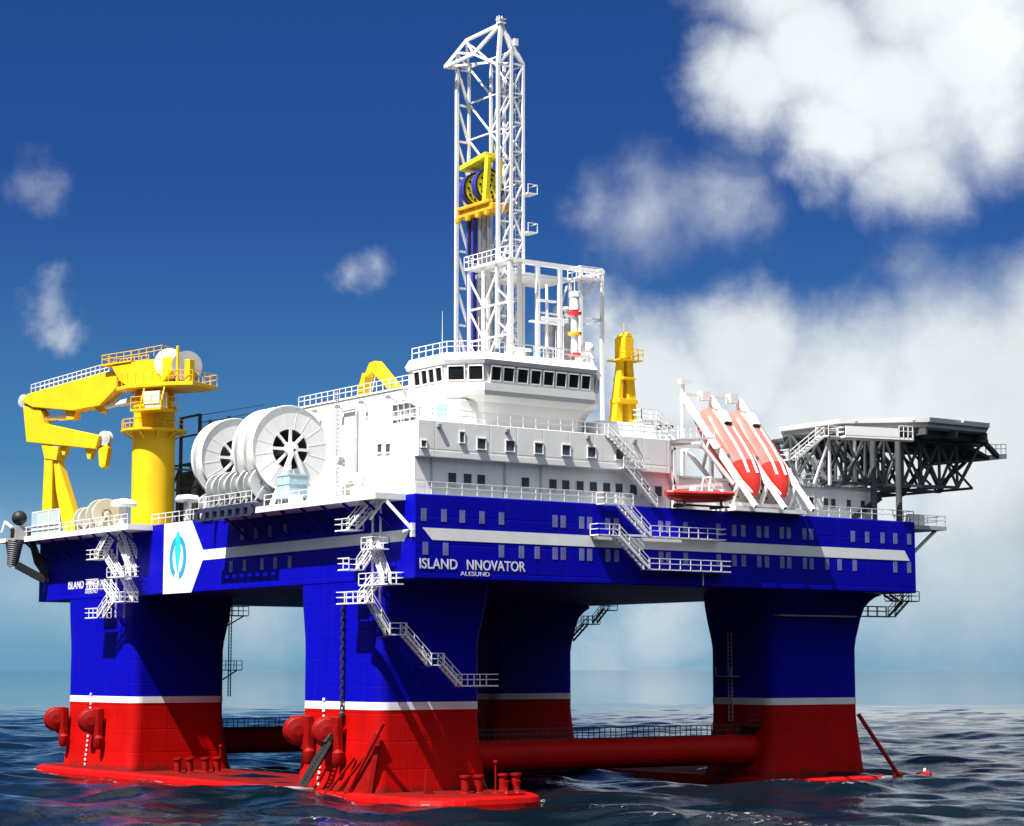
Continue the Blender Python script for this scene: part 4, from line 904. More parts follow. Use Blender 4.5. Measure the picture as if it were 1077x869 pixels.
m = MB(); m.prism([(34.4,2.2,36.2), (39.6,2.2,36.6), (39.6,7.5,36.6), (34.4,7.5,36.2)], (0,0,0.16)); m.build('walkway', 'white', pl)
rail(pl, [(34.5,2.3,36.4), (39.5,2.3,36.8)], step=0.9); rail(pl, [(34.5,7.4,36.4), (39.5,7.4,36.8)], step=0.9)

def lifeboat(label):
    """hull from stations along its length; nose at s=0 (down the ramp), local x sideways, u upward"""
    x0 = 42.55; nose = V((x0,-0.45,30.15))
    t = thing('lifeboat', label, 'lifeboat', (x0,3.5,36), 'red free-fall lifeboats on the ramp')
    # s, half width, keel height, gunwale height, deck height
    st = [(0.0,0.05,0.55,0.62,0.66), (0.35,0.42,0.18,0.75,0.95), (1.1,0.95,-0.25,1.0,1.45), (2.2,1.45,-0.6,1.12,1.95), (3.8,1.78,-0.85,1.2,2.35), (6.0,1.88,-0.95,1.22,2.55), (8.2,1.86,-0.92,1.22,2.6), (9.6,1.78,-0.85,1.22,2.7), (11.2,1.68,-0.7,1.2,2.6), (12.0,1.4,-0.5,1.15,2.2)]
    def pt(s_, x, u): return nose - SL*s_ + V((x,0,0)) + SU*(u-0.2)
    lowr, upr = [], []
    for s_, w, kl, gu, dk_ in st:
        ring_l = []
        for a in range(0, 9):
            f = a/8; x = -w*math.cos(math.pi*f); dep = math.sin(math.pi*f)**0.7
            ring_l.append(pt(s_, x, gu + (kl-gu)*dep))
        lowr.append(ring_l)
        ring_u = []
        for a in range(0, 9):
            f = a/8; x = w*math.cos(math.pi*f); dep = math.sin(math.pi*f)**0.55
            ring_u.append(pt(s_, x*1.0, gu + (dk_-gu)*dep))
        upr.append(ring_u)
    m = MB(); m.loft(lowr, smooth=True); lo = m.build('hull', 'boatred', t)
    m = MB(); m.loft(upr[:5], smooth=True); m.build('bow_canopy', 'boatred', t)
    m = MB(); m.loft(upr[4:], smooth=True); cn = m.build('canopy', 'boatglare', t)
    for sgn in (-1,1):
        g = MB()
        for (a, b) in zip(st[1:], st[2:]): g.bar(pt(a[0],sgn*(a[1]+0.03),a[3]), pt(b[0],sgn*(b[1]+0.03),b[3]), 0.16, 0.2)
        g.build('fender_strip', 'white', t)
    for xx in (-0.62, 0.62):
        g = MB()
        for (a, b) in zip(st[3:8], st[4:9]):
            ha = a[3] + (a[4]-a[3])*(1-(xx/a[1])**2)**0.275; hb = b[3] + (b[4]-b[3])*(1-(xx/b[1])**2)**0.275
            g.bar(pt(a[0],xx,ha), pt(b[0],xx,hb), 0.34, 0.08, up=SU)
        g.build('white_stripe', 'white', cn)
    for sgn in (-1,1):
        for s_ in (4.6,6.0,7.4): w = MB(); w.prism([pt(s_,sgn*1.62,1.55), pt(s_+0.5,sgn*1.62,1.55), pt(s_+0.5,sgn*1.5,1.9), pt(s_,sgn*1.5,1.9)], (sgn*0.2,0,0)); w.build('porthole', 'port', cn)
    k = MB(); k.loft([[pt(9.0,x,u) for x, u in ((-0.7,2.4),(0.7,2.4),(0.5,3.0),(-0.5,3.0))], [pt(10.7,x,u) for x, u in ((-0.75,2.4),(0.75,2.4),(0.55,3.1),(-0.55,3.1))]]); cb = k.build('conning_tower', 'white', t, bevel=0.1)
    k = MB(); k.prism([pt(8.96,-0.55,2.55), pt(8.96,0.55,2.55), pt(8.96,0.5,2.9), pt(8.96,-0.5,2.9)], SL*0.05); k.build('window', 'glass', cb)
    k = MB(); k.bar(pt(11.9,0,0.3), pt(12.9,0,0.2), 0.25, 0.9); k.lathe(pt(12.5,0,-0.2), SL, [(0.6,-0.25), (0.66,0), (0.6,0.25)], 18, closed=False); k.build('rudder', 'dark', t)
    for sgn in (-1,1): sk = MB(); sk.bar(pt(1.2,sgn*0.9,-0.85), pt(9.0,sgn*0.9,-1.0), 0.16); sk.build('skid', 'dark', t)
    return t
lb = lifeboat('red and white free-fall lifeboat on the ramp nearer the bridge')
copy_tree(lb, (4.1,0,0), 'red and white free-fall lifeboat on the ramp nearer the helideck')

# rescue boat
rb = thing('rescue_boat', 'small open red rescue boat hung at the deck edge below the lifeboats', 'rescue boat', (34.2,-0.9,29.6))
m = MB(); stn = [(0,0.05,0.75,0.95), (0.5,0.6,0.35,0.92), (1.6,1.0,0.1,0.85), (3.5,1.15,0.0,0.75), (6.2,1.12,0.0,0.72), (8.2,0.95,0.05,0.72)]
rings = []
for s_, w, kl, gu in stn: rings.append([V((30.1+s_, -0.9 - w*math.cos(math.pi*a/8), 29.1 + 0.05*s_ + gu + (kl-gu)*math.sin(math.pi*a/8)**0.6)) for a in range(9)])
m.loft(rings, smooth=True); m.build('hull', 'boatred', rb)
m = MB()
for sgn in (-1,1):
    for (a, b) in zip(stn, stn[1:]): m.tube((30.1+a[0],-0.9+sgn*a[1],29.1+0.05*a[0]+a[3]+0.12), (30.1+b[0],-0.9+sgn*b[1],29.1+0.05*b[0]+b[3]+0.12), 0.26, 10)
m.build('tube_collar', 'boatred', rb)
m = MB(); m.prism([(33.4,-1.4,30.1), (34.0,-1.4,30.1), (34.1,-1.4,31.0), (33.6,-1.4,31.0)], (0,1.0,0)); m.build('console', 'white', rb, bevel=0.06)
m = MB(); m.box(36.0,37.0,-1.3,-0.5,30.1,30.8); m.build('engine_cover', 'white', rb, bevel=0.06)
m = MB(); 
for y in (-1.5,-0.3): m.bar((35.2,y,30.0), (35.6,y,32.0), 0.14)
m.bar((35.6,-1.5,32.0), (35.6,-0.3,32.0), 0.14); m.bar((35.6,-1.5,32), (37.6,-1.5,30.6), 0.12); m.bar((35.6,-0.3,32), (37.6,-0.3,30.6), 0.12); m.build('roll_bar', 'white', rb)
rc = MB()
for x in (31.8,36.8): rc.bar((x,0.05,28.9), (x,-1.9,28.9), 0.25, 0.3); rc.bar((x,-1.7,29.0), (x,-1.6,29.6), 0.2)
rc.bar((31,-1.0,29.0), (38.5,-1.0,29.0), 0.2)
tag(rc.build('boat_cradle', 'dark'), 'dark cradle sticking out below the small red rescue boat', 'cradle')

# ------------------------------------------------------------------ helideck
hd = thing('helideck', 'grey octagonal helideck on a lattice of dark trusses at the right end', 'helideck', (73,10.5,28.7))
HC = (73.3,10.5)
def oct_(R, z): return [V((HC[0]+R*math.cos(math.radians(a)), HC[1]+R*math.sin(math.radians(a)), z)) for a in np.arange(22.5,360,45)]
m = MB(); m.loft([oct_(12.3,39.35), oct_(12.6,39.45), oct_(12.6,40.15), oct_(12.5,40.2)]); dp = m.build('deck_plate', 'helitop', hd)
m = MB(); o_, n_ = 13.2, 12.62
for (ra, za), (rb_, zb_) in (((12.95,40.0),(13.1,40.5)), ):
    m.loft([oct_(n_,39.95), oct_(ra,za), oct_(rb_,zb_), oct_(12.9,zb_+0.02), oct_(n_,40.2)], caps=False)
m.build('rim_fascia', 'white', hd)
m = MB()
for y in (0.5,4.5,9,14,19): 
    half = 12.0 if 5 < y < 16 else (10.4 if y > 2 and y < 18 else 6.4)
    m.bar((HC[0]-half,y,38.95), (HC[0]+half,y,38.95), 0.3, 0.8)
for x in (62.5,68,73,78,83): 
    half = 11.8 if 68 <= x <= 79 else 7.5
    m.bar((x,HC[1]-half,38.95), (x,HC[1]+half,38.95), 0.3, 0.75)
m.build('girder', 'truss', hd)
def truss(y, x0, x1, xb, zt, zb, n, drop=0):
    m = MB(); m.bar((x0,y,zt), (x1,y,zt), 0.3); m.bar((x0,y,zb), (xb,y,zb+drop), 0.32)
    for i in range(n+1):
        t = i/n; xt = x0+(xb-x0)*t; zbb = zb+drop*t
        m.bar((xt,y,zbb), (xt,y,zt), 0.24)
        if i < n:
            x2 = x0+(xb-x0)*(i+1)/n
            m.bar((xt,y,zbb), (x2,y,zt), 0.24); m.bar((xt,y,zt), (x2,y,zb+drop*(i+1)/n), 0.24)
    m.bar((xb,y,zb+drop), (x1,y,zt), 0.3)
    return m.build('truss', 'truss', hd)
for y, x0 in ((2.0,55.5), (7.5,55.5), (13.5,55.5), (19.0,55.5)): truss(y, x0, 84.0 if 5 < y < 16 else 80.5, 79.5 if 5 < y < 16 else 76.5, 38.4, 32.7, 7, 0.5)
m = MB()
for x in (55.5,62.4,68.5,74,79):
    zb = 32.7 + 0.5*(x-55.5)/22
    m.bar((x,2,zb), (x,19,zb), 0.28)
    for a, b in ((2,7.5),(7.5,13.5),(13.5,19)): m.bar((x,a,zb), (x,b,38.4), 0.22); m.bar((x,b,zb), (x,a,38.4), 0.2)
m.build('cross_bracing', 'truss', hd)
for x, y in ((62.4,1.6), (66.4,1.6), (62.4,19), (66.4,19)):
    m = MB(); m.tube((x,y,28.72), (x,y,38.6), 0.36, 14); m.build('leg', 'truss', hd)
m = MB(); m.bar((59.8,2.2,29.0), (64.0,2.2,31.4), 0.5); m.build('raking_strut', 'dark', hd)
for a, b in (((55.8,2.1,32.4), (55.8,2.1,38.0)), ((60.0,2.1,32.4), (60.0,2.1,38.0)), ((56,2,32.4), (53.5,2,35.5))):
    m = MB(); m.bar(a, b, 0.28); m.build('prop', 'lgrey', hd)
# perimeter walkway with its white panelled bulwark
m = MB(); m.prism([(56.0,-0.6,37.55), (64.5,-2.6,37.55), (66.0,-1.2,37.55), (57.0,2.0,37.55)], (0,0,0.25)); m.build('access_walkway', 'white', hd)
m = MB(); m.prism([(56.0,-0.62,37.8), (62.6,-2.17,37.8), (62.6,-2.17,38.8), (56.0,-0.62,38.8)], (0,0.08,0)); m.build('wind_panel', 'white', hd)
rail(hd, [(62.7,-2.2,37.8), (64.4,-2.6,37.8), (66.0,-1.2,37.8)], step=0.6, h=1.3)
# catch platform hung below the outer rim
m = MB(); m.prism([(83.2,4.0,36.9), (88.6,5.0,37.5), (88.6,9.0,37.5), (83.2,12,36.9)], (0,0,0.6)); m.build('rim_platform', 'lgrey', hd)
rail(hd, [(84,4.2,37.7), (88.5,5.0,38.1), (88.5,9.0,38.1)], step=1.2, mat='lgrey')
m = MB(); m.bar((82.6,3.6,39.4), (86.5,4.6,37.6), 0.5); m.prism([(78.5,3.2,38.6), (84,3.6,37.0), (84,11.5,37.0), (78.5,11.8,38.6)], (0,0,0.4)); m.bar((79.5,7.5,34.0), (84.0,7.5,37.0), 0.35); m.build('rim_support', 'dark', hd)
for k, a in enumerate(np.arange(0,360,30)):
    p = V((HC[0]+12.45*math.cos(math.radians(a)), HC[1]+12.45*math.sin(math.radians(a)), 40.2)); m = MB(); m.lathe(p, (0,0,1), [(0.16,0), (0.16,0.15), (0.05,0.25)], 8); m.build('perimeter_light', 'white', hd)

# ------------------------------------------------------------------ staircases
def stairs(name, label, loc): return thing(name, label, 'staircase', loc)
# zigzag tower by the near corner
s1 = stairs('zigzag_staircase', 'white zigzag staircase hanging on the hull beside the front corner', (-1.6,5.5,18))
Z1 = [(25.6,'l'), (23.6,'r'), (21.9,'l'), (20.2,'r'), (18.6,'l')]
flight(s1, (-2.6,8.0,25.6), (-2.6,3.6,28.2), 1.1, side=(1,0,0))
landing(s1, -2.8, -1.2, 7.2, 9.9, 25.6, open_sides='s')
for y in (4.6,6.0): m = MB(); m.bar((-0.9,y,18.3), (-0.9,y,28.1), 0.16); m.build('hanger_post', 'rail', s1)
landing(s1, -2.8, -1.0, 2.9, 5.0, 23.6, open_sides='n')
flight(s1, (-1.9,2.4,20.2), (-1.9,4.7,23.6), 0.8, side=(1,0,0))
landing(s1, -2.8, -1.0, 7.2, 9.3, 21.8, open_sides='s')
flight(s1, (-1.9,7.3,21.8), (-1.9,4.9,23.6), 0.8, side=(1,0,0))
landing(s1, -2.8, -1.0, 0.3, 5.4, 20.2, open_sides='n')
landing(s1, -2.8, -1.0, 6.4, 9.5, 18.55, open_sides='s')
flight(s1, (-1.9,7.0,18.55), (-1.9,4.6,20.2), 0.8, side=(1,0,0))
# long flight down the shaded face of the front column
s2 = stairs('column_staircase', 'long white staircase descending the shaded face of the front column', (4,3.6,10.7))
flight(s2, (-0.6,3.2,15.55), (-2.6,3.2,18.4), 0.9); landing(s2, -3.4, -2.4, 3.0, 6.6, 18.5, open_sides='ens')
landing(s2, -0.7, 1.2, 3.1, 4.2, 15.55, open_sides='we'); flight(s2, (4.1,3.2,12.7), (1.1,3.2,15.55), 0.9)
landing(s2, 4.0, 5.5, 3.1, 4.2, 12.7, open_sides='we'); flight(s2, (7.6,3.2,10.7), (5.4,3.2,12.7), 0.9)
landing(s2, 7.5, 11.9, 3.1, 4.2, 10.7, open_sides='w')
for x, z in ((0.2,15.4), (4.7,12.5), (8.5,10.5), (11.0,10.5)):
    m = MB(); m.bar((x,4.2,z), (x,6.28,z-0.1), 0.10); m.build('bracket', 'truss', s2)
# left zigzag tower
s3 = stairs('zigzag_staircase', 'white zigzag staircase at the left end beside the small hull name', (-1.6,62,18))
flight(s3, (-2.6,64.6,25.2), (-2.6,61.0,28.2), 1.0, side=(1,0,0)); flight(s3, (-1.4,58.0,25.0), (-1.4,60.8,28.2), 0.9, side=(1,0,0))
for z, l in ((25.2,'l'), (22.9,'r'), (21.7,'l'), (20.0,'r'), (18.3,'l')):
    if l == 'l': landing(s3, -2.8, -1.0, 63.4, 66.8, z, open_sides='s')
    else: landing(s3, -2.8, -1.0, 56.3, 61.0, z, open_sides='n')
flight(s3, (-1.9,60.6,22.9), (-1.9,63.6,25.2), 0.8, side=(1,0,0)); None
flight(s3, (-1.9,60.6,20.0), (-1.9,63.6,21.7), 0.8, side=(1,0,0)); flight(s3, (-2.7,63.5,18.3), (-2.7,61.0,20.0), 0.8, side=(1,0,0))
flight(s3, (-1.6,57.2,23.0), (-1.6,60.6,26.6), 0.7, side=(1,0,0)); flight(s3, (-1.5,56.8,20.1), (-1.5,60.2,22.9), 0.7, side=(1,0,0))
for y in (60.2,62.4): m = MB(); m.bar((-0.9,y,18.2), (-0.9,y,28.1), 0.16); m.build('hanger_post', 'rail', s3)
# stairs on the long side
s4 = stairs('side_staircase', 'white two-level staircase with walkways on the long blue hull side', (27,-0.9,22))
landing(s4, 21.6, 24.0, -1.5, -0.1, 28.7, open_sides='en'); flight(s4, (27.5,-1.5,25.6), (23.8,-1.5,28.7), 1.0)
landing(s4, 27.4, 37.6, -1.5, -0.1, 25.6, open_sides='wn'); landing(s4, 20.8, 23.5, -1.5, -0.1, 25.55, open_sides='en')
flight(s4, (27.3,-1.5,22.3), (23.4,-1.5,25.55), 1.0); landing(s4, 27.2, 38.2, -1.5, -0.1, 22.3, open_sides='wn')
m = MB(); m.bar((24.0,-1.4,25.55), (27.4,-1.4,25.6), 0.12, 0.2); m.bar((35.2,-0.5,20.8), (35.2,-0.5,22.2), 0.12); m.build('link_beam', 'rail', s4)
s5 = stairs('roof_staircase', 'thin white staircase slanting across the white accommodation wall', (25.5,-0.2,29))
flight(s5, (29.4,-0.25,28.75), (25.4,-0.25,32.6), 0.6); flight(s5, (27.6,-0.1,32.6), (23.2,-0.1,35.9), 0.6)
landing(s5, 25.0, 28.2, -0.3, 0.5, 32.55, open_sides='wen', mat='rail')
s6 = stairs('lifeboat_staircase', 'short white staircase from the block roof down to the left lifeboat', (33,2.6,36))
flight(s6, (34.6,2.4,36.3), (31.6,2.4,38.0), 0.9); landing(s6, 29.4, 31.7, 2.2, 3.6, 38.0, open_sides='e')
s7 = stairs('helideck_staircase', 'white railed staircase climbing to the helideck walkway', (52.5,1,35))
flight(s7, (50.4,1.4,34.9), (54.7,1.4,37.75), 1.0); landing(s7, 54.6, 57.0, 0.6, 2.6, 37.78, open_sides='w'); landing(s7, 49.2, 50.5, 1.2, 2.6, 34.9, open_sides='e')
m = MB(); m.bar((49.8,1.6,32.2), (49.8,1.6,34.8), 0.2); m.bar((51.2,1.6,32.3), (49.8,1.6,34.8), 0.2); m.bar((55.6,1.6,32.4), (55.6,1.6,37.7), 0.26); m.bar((55.6,1.6,37.5), (53.2,1.6,32.4), 0.2); m.build('prop', 'rail', s7)
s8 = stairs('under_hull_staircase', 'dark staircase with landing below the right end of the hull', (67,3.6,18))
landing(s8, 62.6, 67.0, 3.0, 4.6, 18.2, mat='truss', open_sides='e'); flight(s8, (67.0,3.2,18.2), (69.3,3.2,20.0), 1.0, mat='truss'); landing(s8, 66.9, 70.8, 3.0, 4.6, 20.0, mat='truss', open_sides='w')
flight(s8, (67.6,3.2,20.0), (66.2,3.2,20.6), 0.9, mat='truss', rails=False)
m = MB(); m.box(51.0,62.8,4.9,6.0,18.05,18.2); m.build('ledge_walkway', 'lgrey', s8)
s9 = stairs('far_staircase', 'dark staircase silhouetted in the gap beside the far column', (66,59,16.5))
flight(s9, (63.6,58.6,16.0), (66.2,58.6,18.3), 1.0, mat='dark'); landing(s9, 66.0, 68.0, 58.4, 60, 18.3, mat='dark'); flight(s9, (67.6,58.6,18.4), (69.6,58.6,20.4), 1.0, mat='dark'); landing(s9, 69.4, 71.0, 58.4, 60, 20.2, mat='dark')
s10 = stairs('access_ladder', 'dark ladder with small platforms on the edge of the left column', (13.6,61,10))
m = MB()
for y in (60.6,61.2): m.bar((13.4,y,9.0), (13.4,y,20.5), 0.1)
for z in np.arange(9.2,20.4,0.4): m.bar((13.4,60.6,z), (13.4,61.2,z), 0.06)
m.build('ladder', 'dark', s10)
landing(s10, 12.6, 15.4, 60.0, 61.4, 18.7, mat='dark'); landing(s10, 12.4, 14.6, 60.0, 61.4, 12.2, mat='dark')
m = MB(); m.bar((12.4,60.6,17.2), (15.0,60.6,18.6), 0.14); m.bar((12.3,60.6,11.0), (14.2,60.6,12.1), 0.14); m.build('bracket', 'dark', s10)
m = MB()
for y in (12.6,13.2): m.bar((50.7,y,6.5), (50.7,y,16.5), 0.1)
for z in np.arange(6.6,16.5,0.45): m.bar((50.7,12.6,z), (50.7,13.2,z), 0.07)
m.box(49.6,50.9,11.6,14.0,11.4,11.5); m.bar((49.6,11.6,11.5), (49.6,11.6,12.5), 0.07); m.bar((49.6,14,11.5), (49.6,14,12.5), 0.07)
tag(m.build('access_ladder', 'lgrey'), 'grey ladder on the dark inner face of the right column', 'ladder')
# ------------------------------------------------------------------ sea: one sheet to the horizon, real waves near the rig
CAM = V((-108.9844, -166.6299, 12.2121)); YAW, PITCH = 0.9457, 0.1205
def build_sea():
    rng = np.random.default_rng(11)
    th = np.concatenate([np.arange(-180, -34, 4.0), np.arange(-34, -17, 0.5), np.arange(-17, 17, 0.075), np.arange(17, 34, 0.5), np.arange(34, 180, 4.0)])
    th = np.radians(th) + YAW
    r = [2.0]
    while r[-1] < 60000:
        x = r[-1]
        if x < 120: d = 4.0
        elif x < 420: d = 0.35 + max(0, x-200)*0.004
        elif x < 1700: d = max(1.15, (x-420)*0.010)
        else: d = (x-1600)*0.10 + 3
        r.append(x + d)
    r = np.array(r); nt, nr = len(th), len(r)
    R, T = np.meshgrid(r, th, indexing='ij')
    X = CAM.x + R*np.cos(T); Y = CAM.y + R*np.sin(T); Z = np.zeros_like(X)
    cell = np.gradient(r)[:, None] * np.ones_like(T)
    dX = np.zeros_like(X); dY = np.zeros_like(X)
    wind = math.radians(15)
    for i in range(64):
        L = 2.6 * (42/2.6)**(rng.random()**0.8)
        a = 0.0038*L**1.10 * (0.5 + rng.random()); a = min(a, 0.14)
        d = wind + rng.normal(0, 0.62); k = 2*math.pi/L; ph = rng.random()*6.28
        cx, cy = math.cos(d), math.sin(d)
        w = np.clip((L/(cell*2.6)) - 0.6, 0, 1) * np.clip((820-R)/560, 0, 1)
        q = k*(X*cx + Y*cy) + ph
        Z += a*w*np.cos(q); s = -0.85*a*w*np.sin(q); dX += s*cx; dY += s*cy
    X += dX; Y += dY
    co = np.stack([X, Y, Z], -1).reshape(-1, 3).astype(np.float32)
    idx = np.arange(nr*nt).reshape(nr, nt)
    a = idx[:-1, :]; b = idx[1:, :]
    a2 = np.roll(a, -1, 1); b2 = np.roll(b, -1, 1)
    faces = np.stack([a, b, b2, a2], -1).reshape(-1, 4)
    me = bpy.data.meshes.new('sea')
    me.vertices.add(len(co)+1); me.loops.add(faces.size + 3*nt); me.polygons.add(len(faces) + nt)
    allco = np.concatenate([co, [[CAM.x, CAM.y, 0]]]).astype(np.float32)
    me.vertices.foreach_set('co', allco.ravel())
    cap = np.stack([np.full(nt, len(co)), idx[0], np.roll(idx[0], -1)], -1)
    me.loops.foreach_set('vertex_index', np.concatenate([faces.ravel(), cap.ravel()]).astype(np.int32))
    ls = np.concatenate([np.arange(len(faces))*4, faces.size + np.arange(nt)*3]).astype(np.int32)
    me.polygons.foreach_set('loop_start', ls)
    me.update(calc_edges=True); me.validate()
    me.polygons.foreach_set('use_smooth', np.ones(len(me.polygons), bool))
    o = bpy.data.objects.new('sea', me); COL.objects.link(o); o['kind'] = 'structure'
    m = bpy.data.materials.new('sea_water'); m.use_nodes = True; ntr = m.node_tree; N, L_ = ntr.nodes.new, ntr.links.new
    b = ntr.nodes['Principled BSDF']
    b.inputs['Base Color'].default_value = (0.002, 0.006, 0.010, 1); b.inputs['Roughness'].default_value = 0.045; b.inputs['IOR'].default_value = 1.24
    g = N('ShaderNodeNewGeometry')
    mp = N('ShaderNodeMapping'); mp.inputs['Rotation'].default_value = (0, 0, -0.4); mp.inputs['Scale'].default_value = (1.0, 0.6, 1.0); L_(g.outputs['Position'], mp.inputs['Vector'])
    n1 = N('ShaderNodeTexNoise'); n1.inputs['Scale'].default_value = 0.55; n1.inputs['Detail'].default_value = 6; n1.inputs['Roughness'].default_value = 0.6; n1.inputs['Distortion'].default_value = 0.6
    L_(mp.outputs[0], n1.inputs['Vector'])
    # ripples calm down far out, where they are smaller than the eye can part
    ds = N('ShaderNodeVectorMath'); ds.operation = 'DISTANCE'; L_(g.outputs['Position'], ds.inputs[0]); ds.inputs[1].default_value = (30, 40, 0)
    mr = N('ShaderNodeMapRange'); mr.inputs[1].default_value = 80; mr.inputs[2].default_value = 400; mr.inputs[3].default_value = 0.30; mr.inputs[4].default_value = 0.02; L_(ds.outputs['Value'], mr.inputs[0])
    bp = N('ShaderNodeBump'); bp.inputs['Distance'].default_value = 0.5; L_(n1.outputs['Fac'], bp.inputs['Height']); L_(mr.outputs[0], bp.inputs['Strength'])
    L_(bp.outputs[0], b.inputs['Normal'])
    # a second, finer ripple
    n2 = N('ShaderNodeTexNoise'); n2.inputs['Scale'].default_value = 2.4; n2.inputs['Detail'].default_value = 4; n2.inputs['Distortion'].default_value = 0.8; L_(mp.outputs[0], n2.inputs['Vector'])
    mr2 = N('ShaderNodeMapRange'); mr2.inputs[1].default_value = 60; mr2.inputs[2].default_value = 260; mr2.inputs[3].default_value = 0.22; mr2.inputs[4].default_value = 0.0; L_(ds.outputs['Value'], mr2.inputs[0])
    b2 = N('ShaderNodeBump'); b2.inputs['Distance'].default_value = 0.2; L_(n2.outputs['Fac'], b2.inputs['Height']); L_(mr2.outputs[0], b2.inputs['Strength']); L_(bp.outputs[0], b2.inputs['Normal']); L_(b2.outputs[0], b.inputs['Normal'])
    # wash: broken foam where the swell laps the floats, and a few flecks on the steepest crests
    def sd(x0, x1, y0, y1, rr):
        qx = np.abs(X-(x0+x1)/2) - (x1-x0)/2 + rr; qy = np.abs(Y-(y0+y1)/2) - (y1-y0)/2 + rr
        return np.hypot(np.maximum(qx, 0), np.maximum(qy, 0)) + np.minimum(np.maximum(qx, qy), 0) - rr
    dist = np.minimum(sd(-2.2, 13.4, -5.4, 85.9, 5.5), sd(49.0, 67.2, 1.6, 85.9, 5.5))
    lap = np.clip(1 - np.abs(dist)/1.3, 0, 1)
    crest = np.clip((Z-0.5)/0.45, 0, 1)*0.7
    fo = np.concatenate([np.maximum(lap, crest).ravel(), [0]]).astype(np.float32)
    at = me.attributes.new('foam', 'FLOAT', 'POINT'); at.data.foreach_set('value', fo)
    an = N('ShaderNodeAttribute'); an.attribute_name = 'foam'
    n3 = N('ShaderNodeTexNoise'); n3.inputs['Scale'].default_value = 1.6; n3.inputs['Detail'].default_value = 8; n3.inputs['Roughness'].default_value = 0.65; n3.inputs['Distortion'].default_value = 1.2; L_(mp.outputs[0], n3.inputs['Vector'])
    ma = N('ShaderNodeMath'); ma.operation = 'MULTIPLY_ADD'; L_(an.outputs['Fac'], ma.inputs[0]); ma.inputs[1].default_value = 0.33; L_(n3.outputs['Fac'], ma.inputs[2])
    fr_ = N('ShaderNodeMapRange'); fr_.inputs[1].default_value = 0.80; fr_.inputs[2].default_value = 0.98; fr_.inputs[3].default_value = 0; fr_.inputs[4].default_value = 0.75; L_(ma.outputs[0], fr_.inputs[0])
    fb = N('ShaderNodeBsdfDiffuse'); fb.inputs['Color'].default_value = (0.62, 0.66, 0.68, 1)
    mxs = N('ShaderNodeMixShader'); L_(fr_.outputs[0], mxs.inputs[0]); L_(b.outputs[0], mxs.inputs[1]); L_(fb.outputs[0], mxs.inputs[2])
    L_(mxs.outputs[0], ntr.nodes['Material Output'].inputs['Surface'])
    me.materials.append(m)
    return o
build_sea()

# ------------------------------------------------------------------ sky: Nishita with real cloud masses given by direction
SUN_EL = math.radians(58); SUN_AZ = V((-1.0, -0.27, 0)).normalized()
SUN = V((SUN_AZ.x*math.cos(SUN_EL), SUN_AZ.y*math.cos(SUN_EL), math.sin(SUN_EL)))
w = bpy.data.worlds.new('World'); SC.world = w; w.use_nodes = True
nt = w.node_tree; N, L_ = nt.nodes.new, nt.links.new
bg = nt.nodes['Background']
sky = N('ShaderNodeTexSky'); sky.sky_type = 'NISHITA'; sky.sun_disc = False
sky.sun_elevation = SUN_EL; sky.sun_rotation = math.atan2(SUN.x, SUN.y) % (2*math.pi)
sky.air_density = 1.0; sky.dust_density = 0.4; sky.ozone_density = 2.5
tint = N('ShaderNodeMix'); tint.data_type = 'RGBA'; tint.blend_type = 'MULTIPLY'; tint.inputs['Factor'].default_value = 1
L_(sky.outputs[0], tint.inputs['A']); tint.inputs['B'].default_value = SKY_TINT
def math_(op, a, b=None, c=None):
    n = N('ShaderNodeMath'); n.operation = op
    for i, v in enumerate((a, b, c)):
        if v is None: continue
        if isinstance(v, (int, float)): n.inputs[i].default_value = v
        else: L_(v, n.inputs[i])
    return n.outputs[0]
tc = N('ShaderNodeTexCoord'); nrm = N('ShaderNodeVectorMath'); nrm.operation = 'NORMALIZE'; L_(tc.outputs['Generated'], nrm.inputs[0])
dirv = nrm.outputs[0]
# warp the directions so cloud edges billow
def noise(scale, detail, rough, vec=dirv, dist=0.0):
    n = N('ShaderNodeTexNoise'); n.inputs['Scale'].default_value = scale; n.inputs['Detail'].default_value = detail; n.inputs['Roughness'].default_value = rough; n.inputs['Distortion'].default_value = dist
    L_(vec, n.inputs['Vector']); return n
nw = noise(10, 6, 0.6)
sub = N('ShaderNodeVectorMath'); sub.operation = 'SUBTRACT'; L_(nw.outputs['Color'], sub.inputs[0]); sub.inputs[1].default_value = (0.5, 0.5, 0.5)
scl = N('ShaderNodeVectorMath'); scl.operation = 'SCALE'; L_(sub.outputs[0], scl.inputs[0]); scl.inputs['Scale'].default_value = 0.075
wd = N('ShaderNodeVectorMath'); wd.operation = 'ADD'; L_(dirv, wd.inputs[0]); L_(scl.outputs[0], wd.inputs[1])
field = None
for x, y, z, r, k in CLOUDS:
    dn = N('ShaderNodeVectorMath'); dn.operation = 'DISTANCE'; L_(wd.outputs[0], dn.inputs[0]); dn.inputs[1].default_value = (x, y, z)
    v = math_('SUBTRACT', k, math_('MULTIPLY', dn.outputs['Value'], max(k, 0.45) / r))
    field = v if field is None else math_('SMOOTH_MAX', field, v, 0.12)
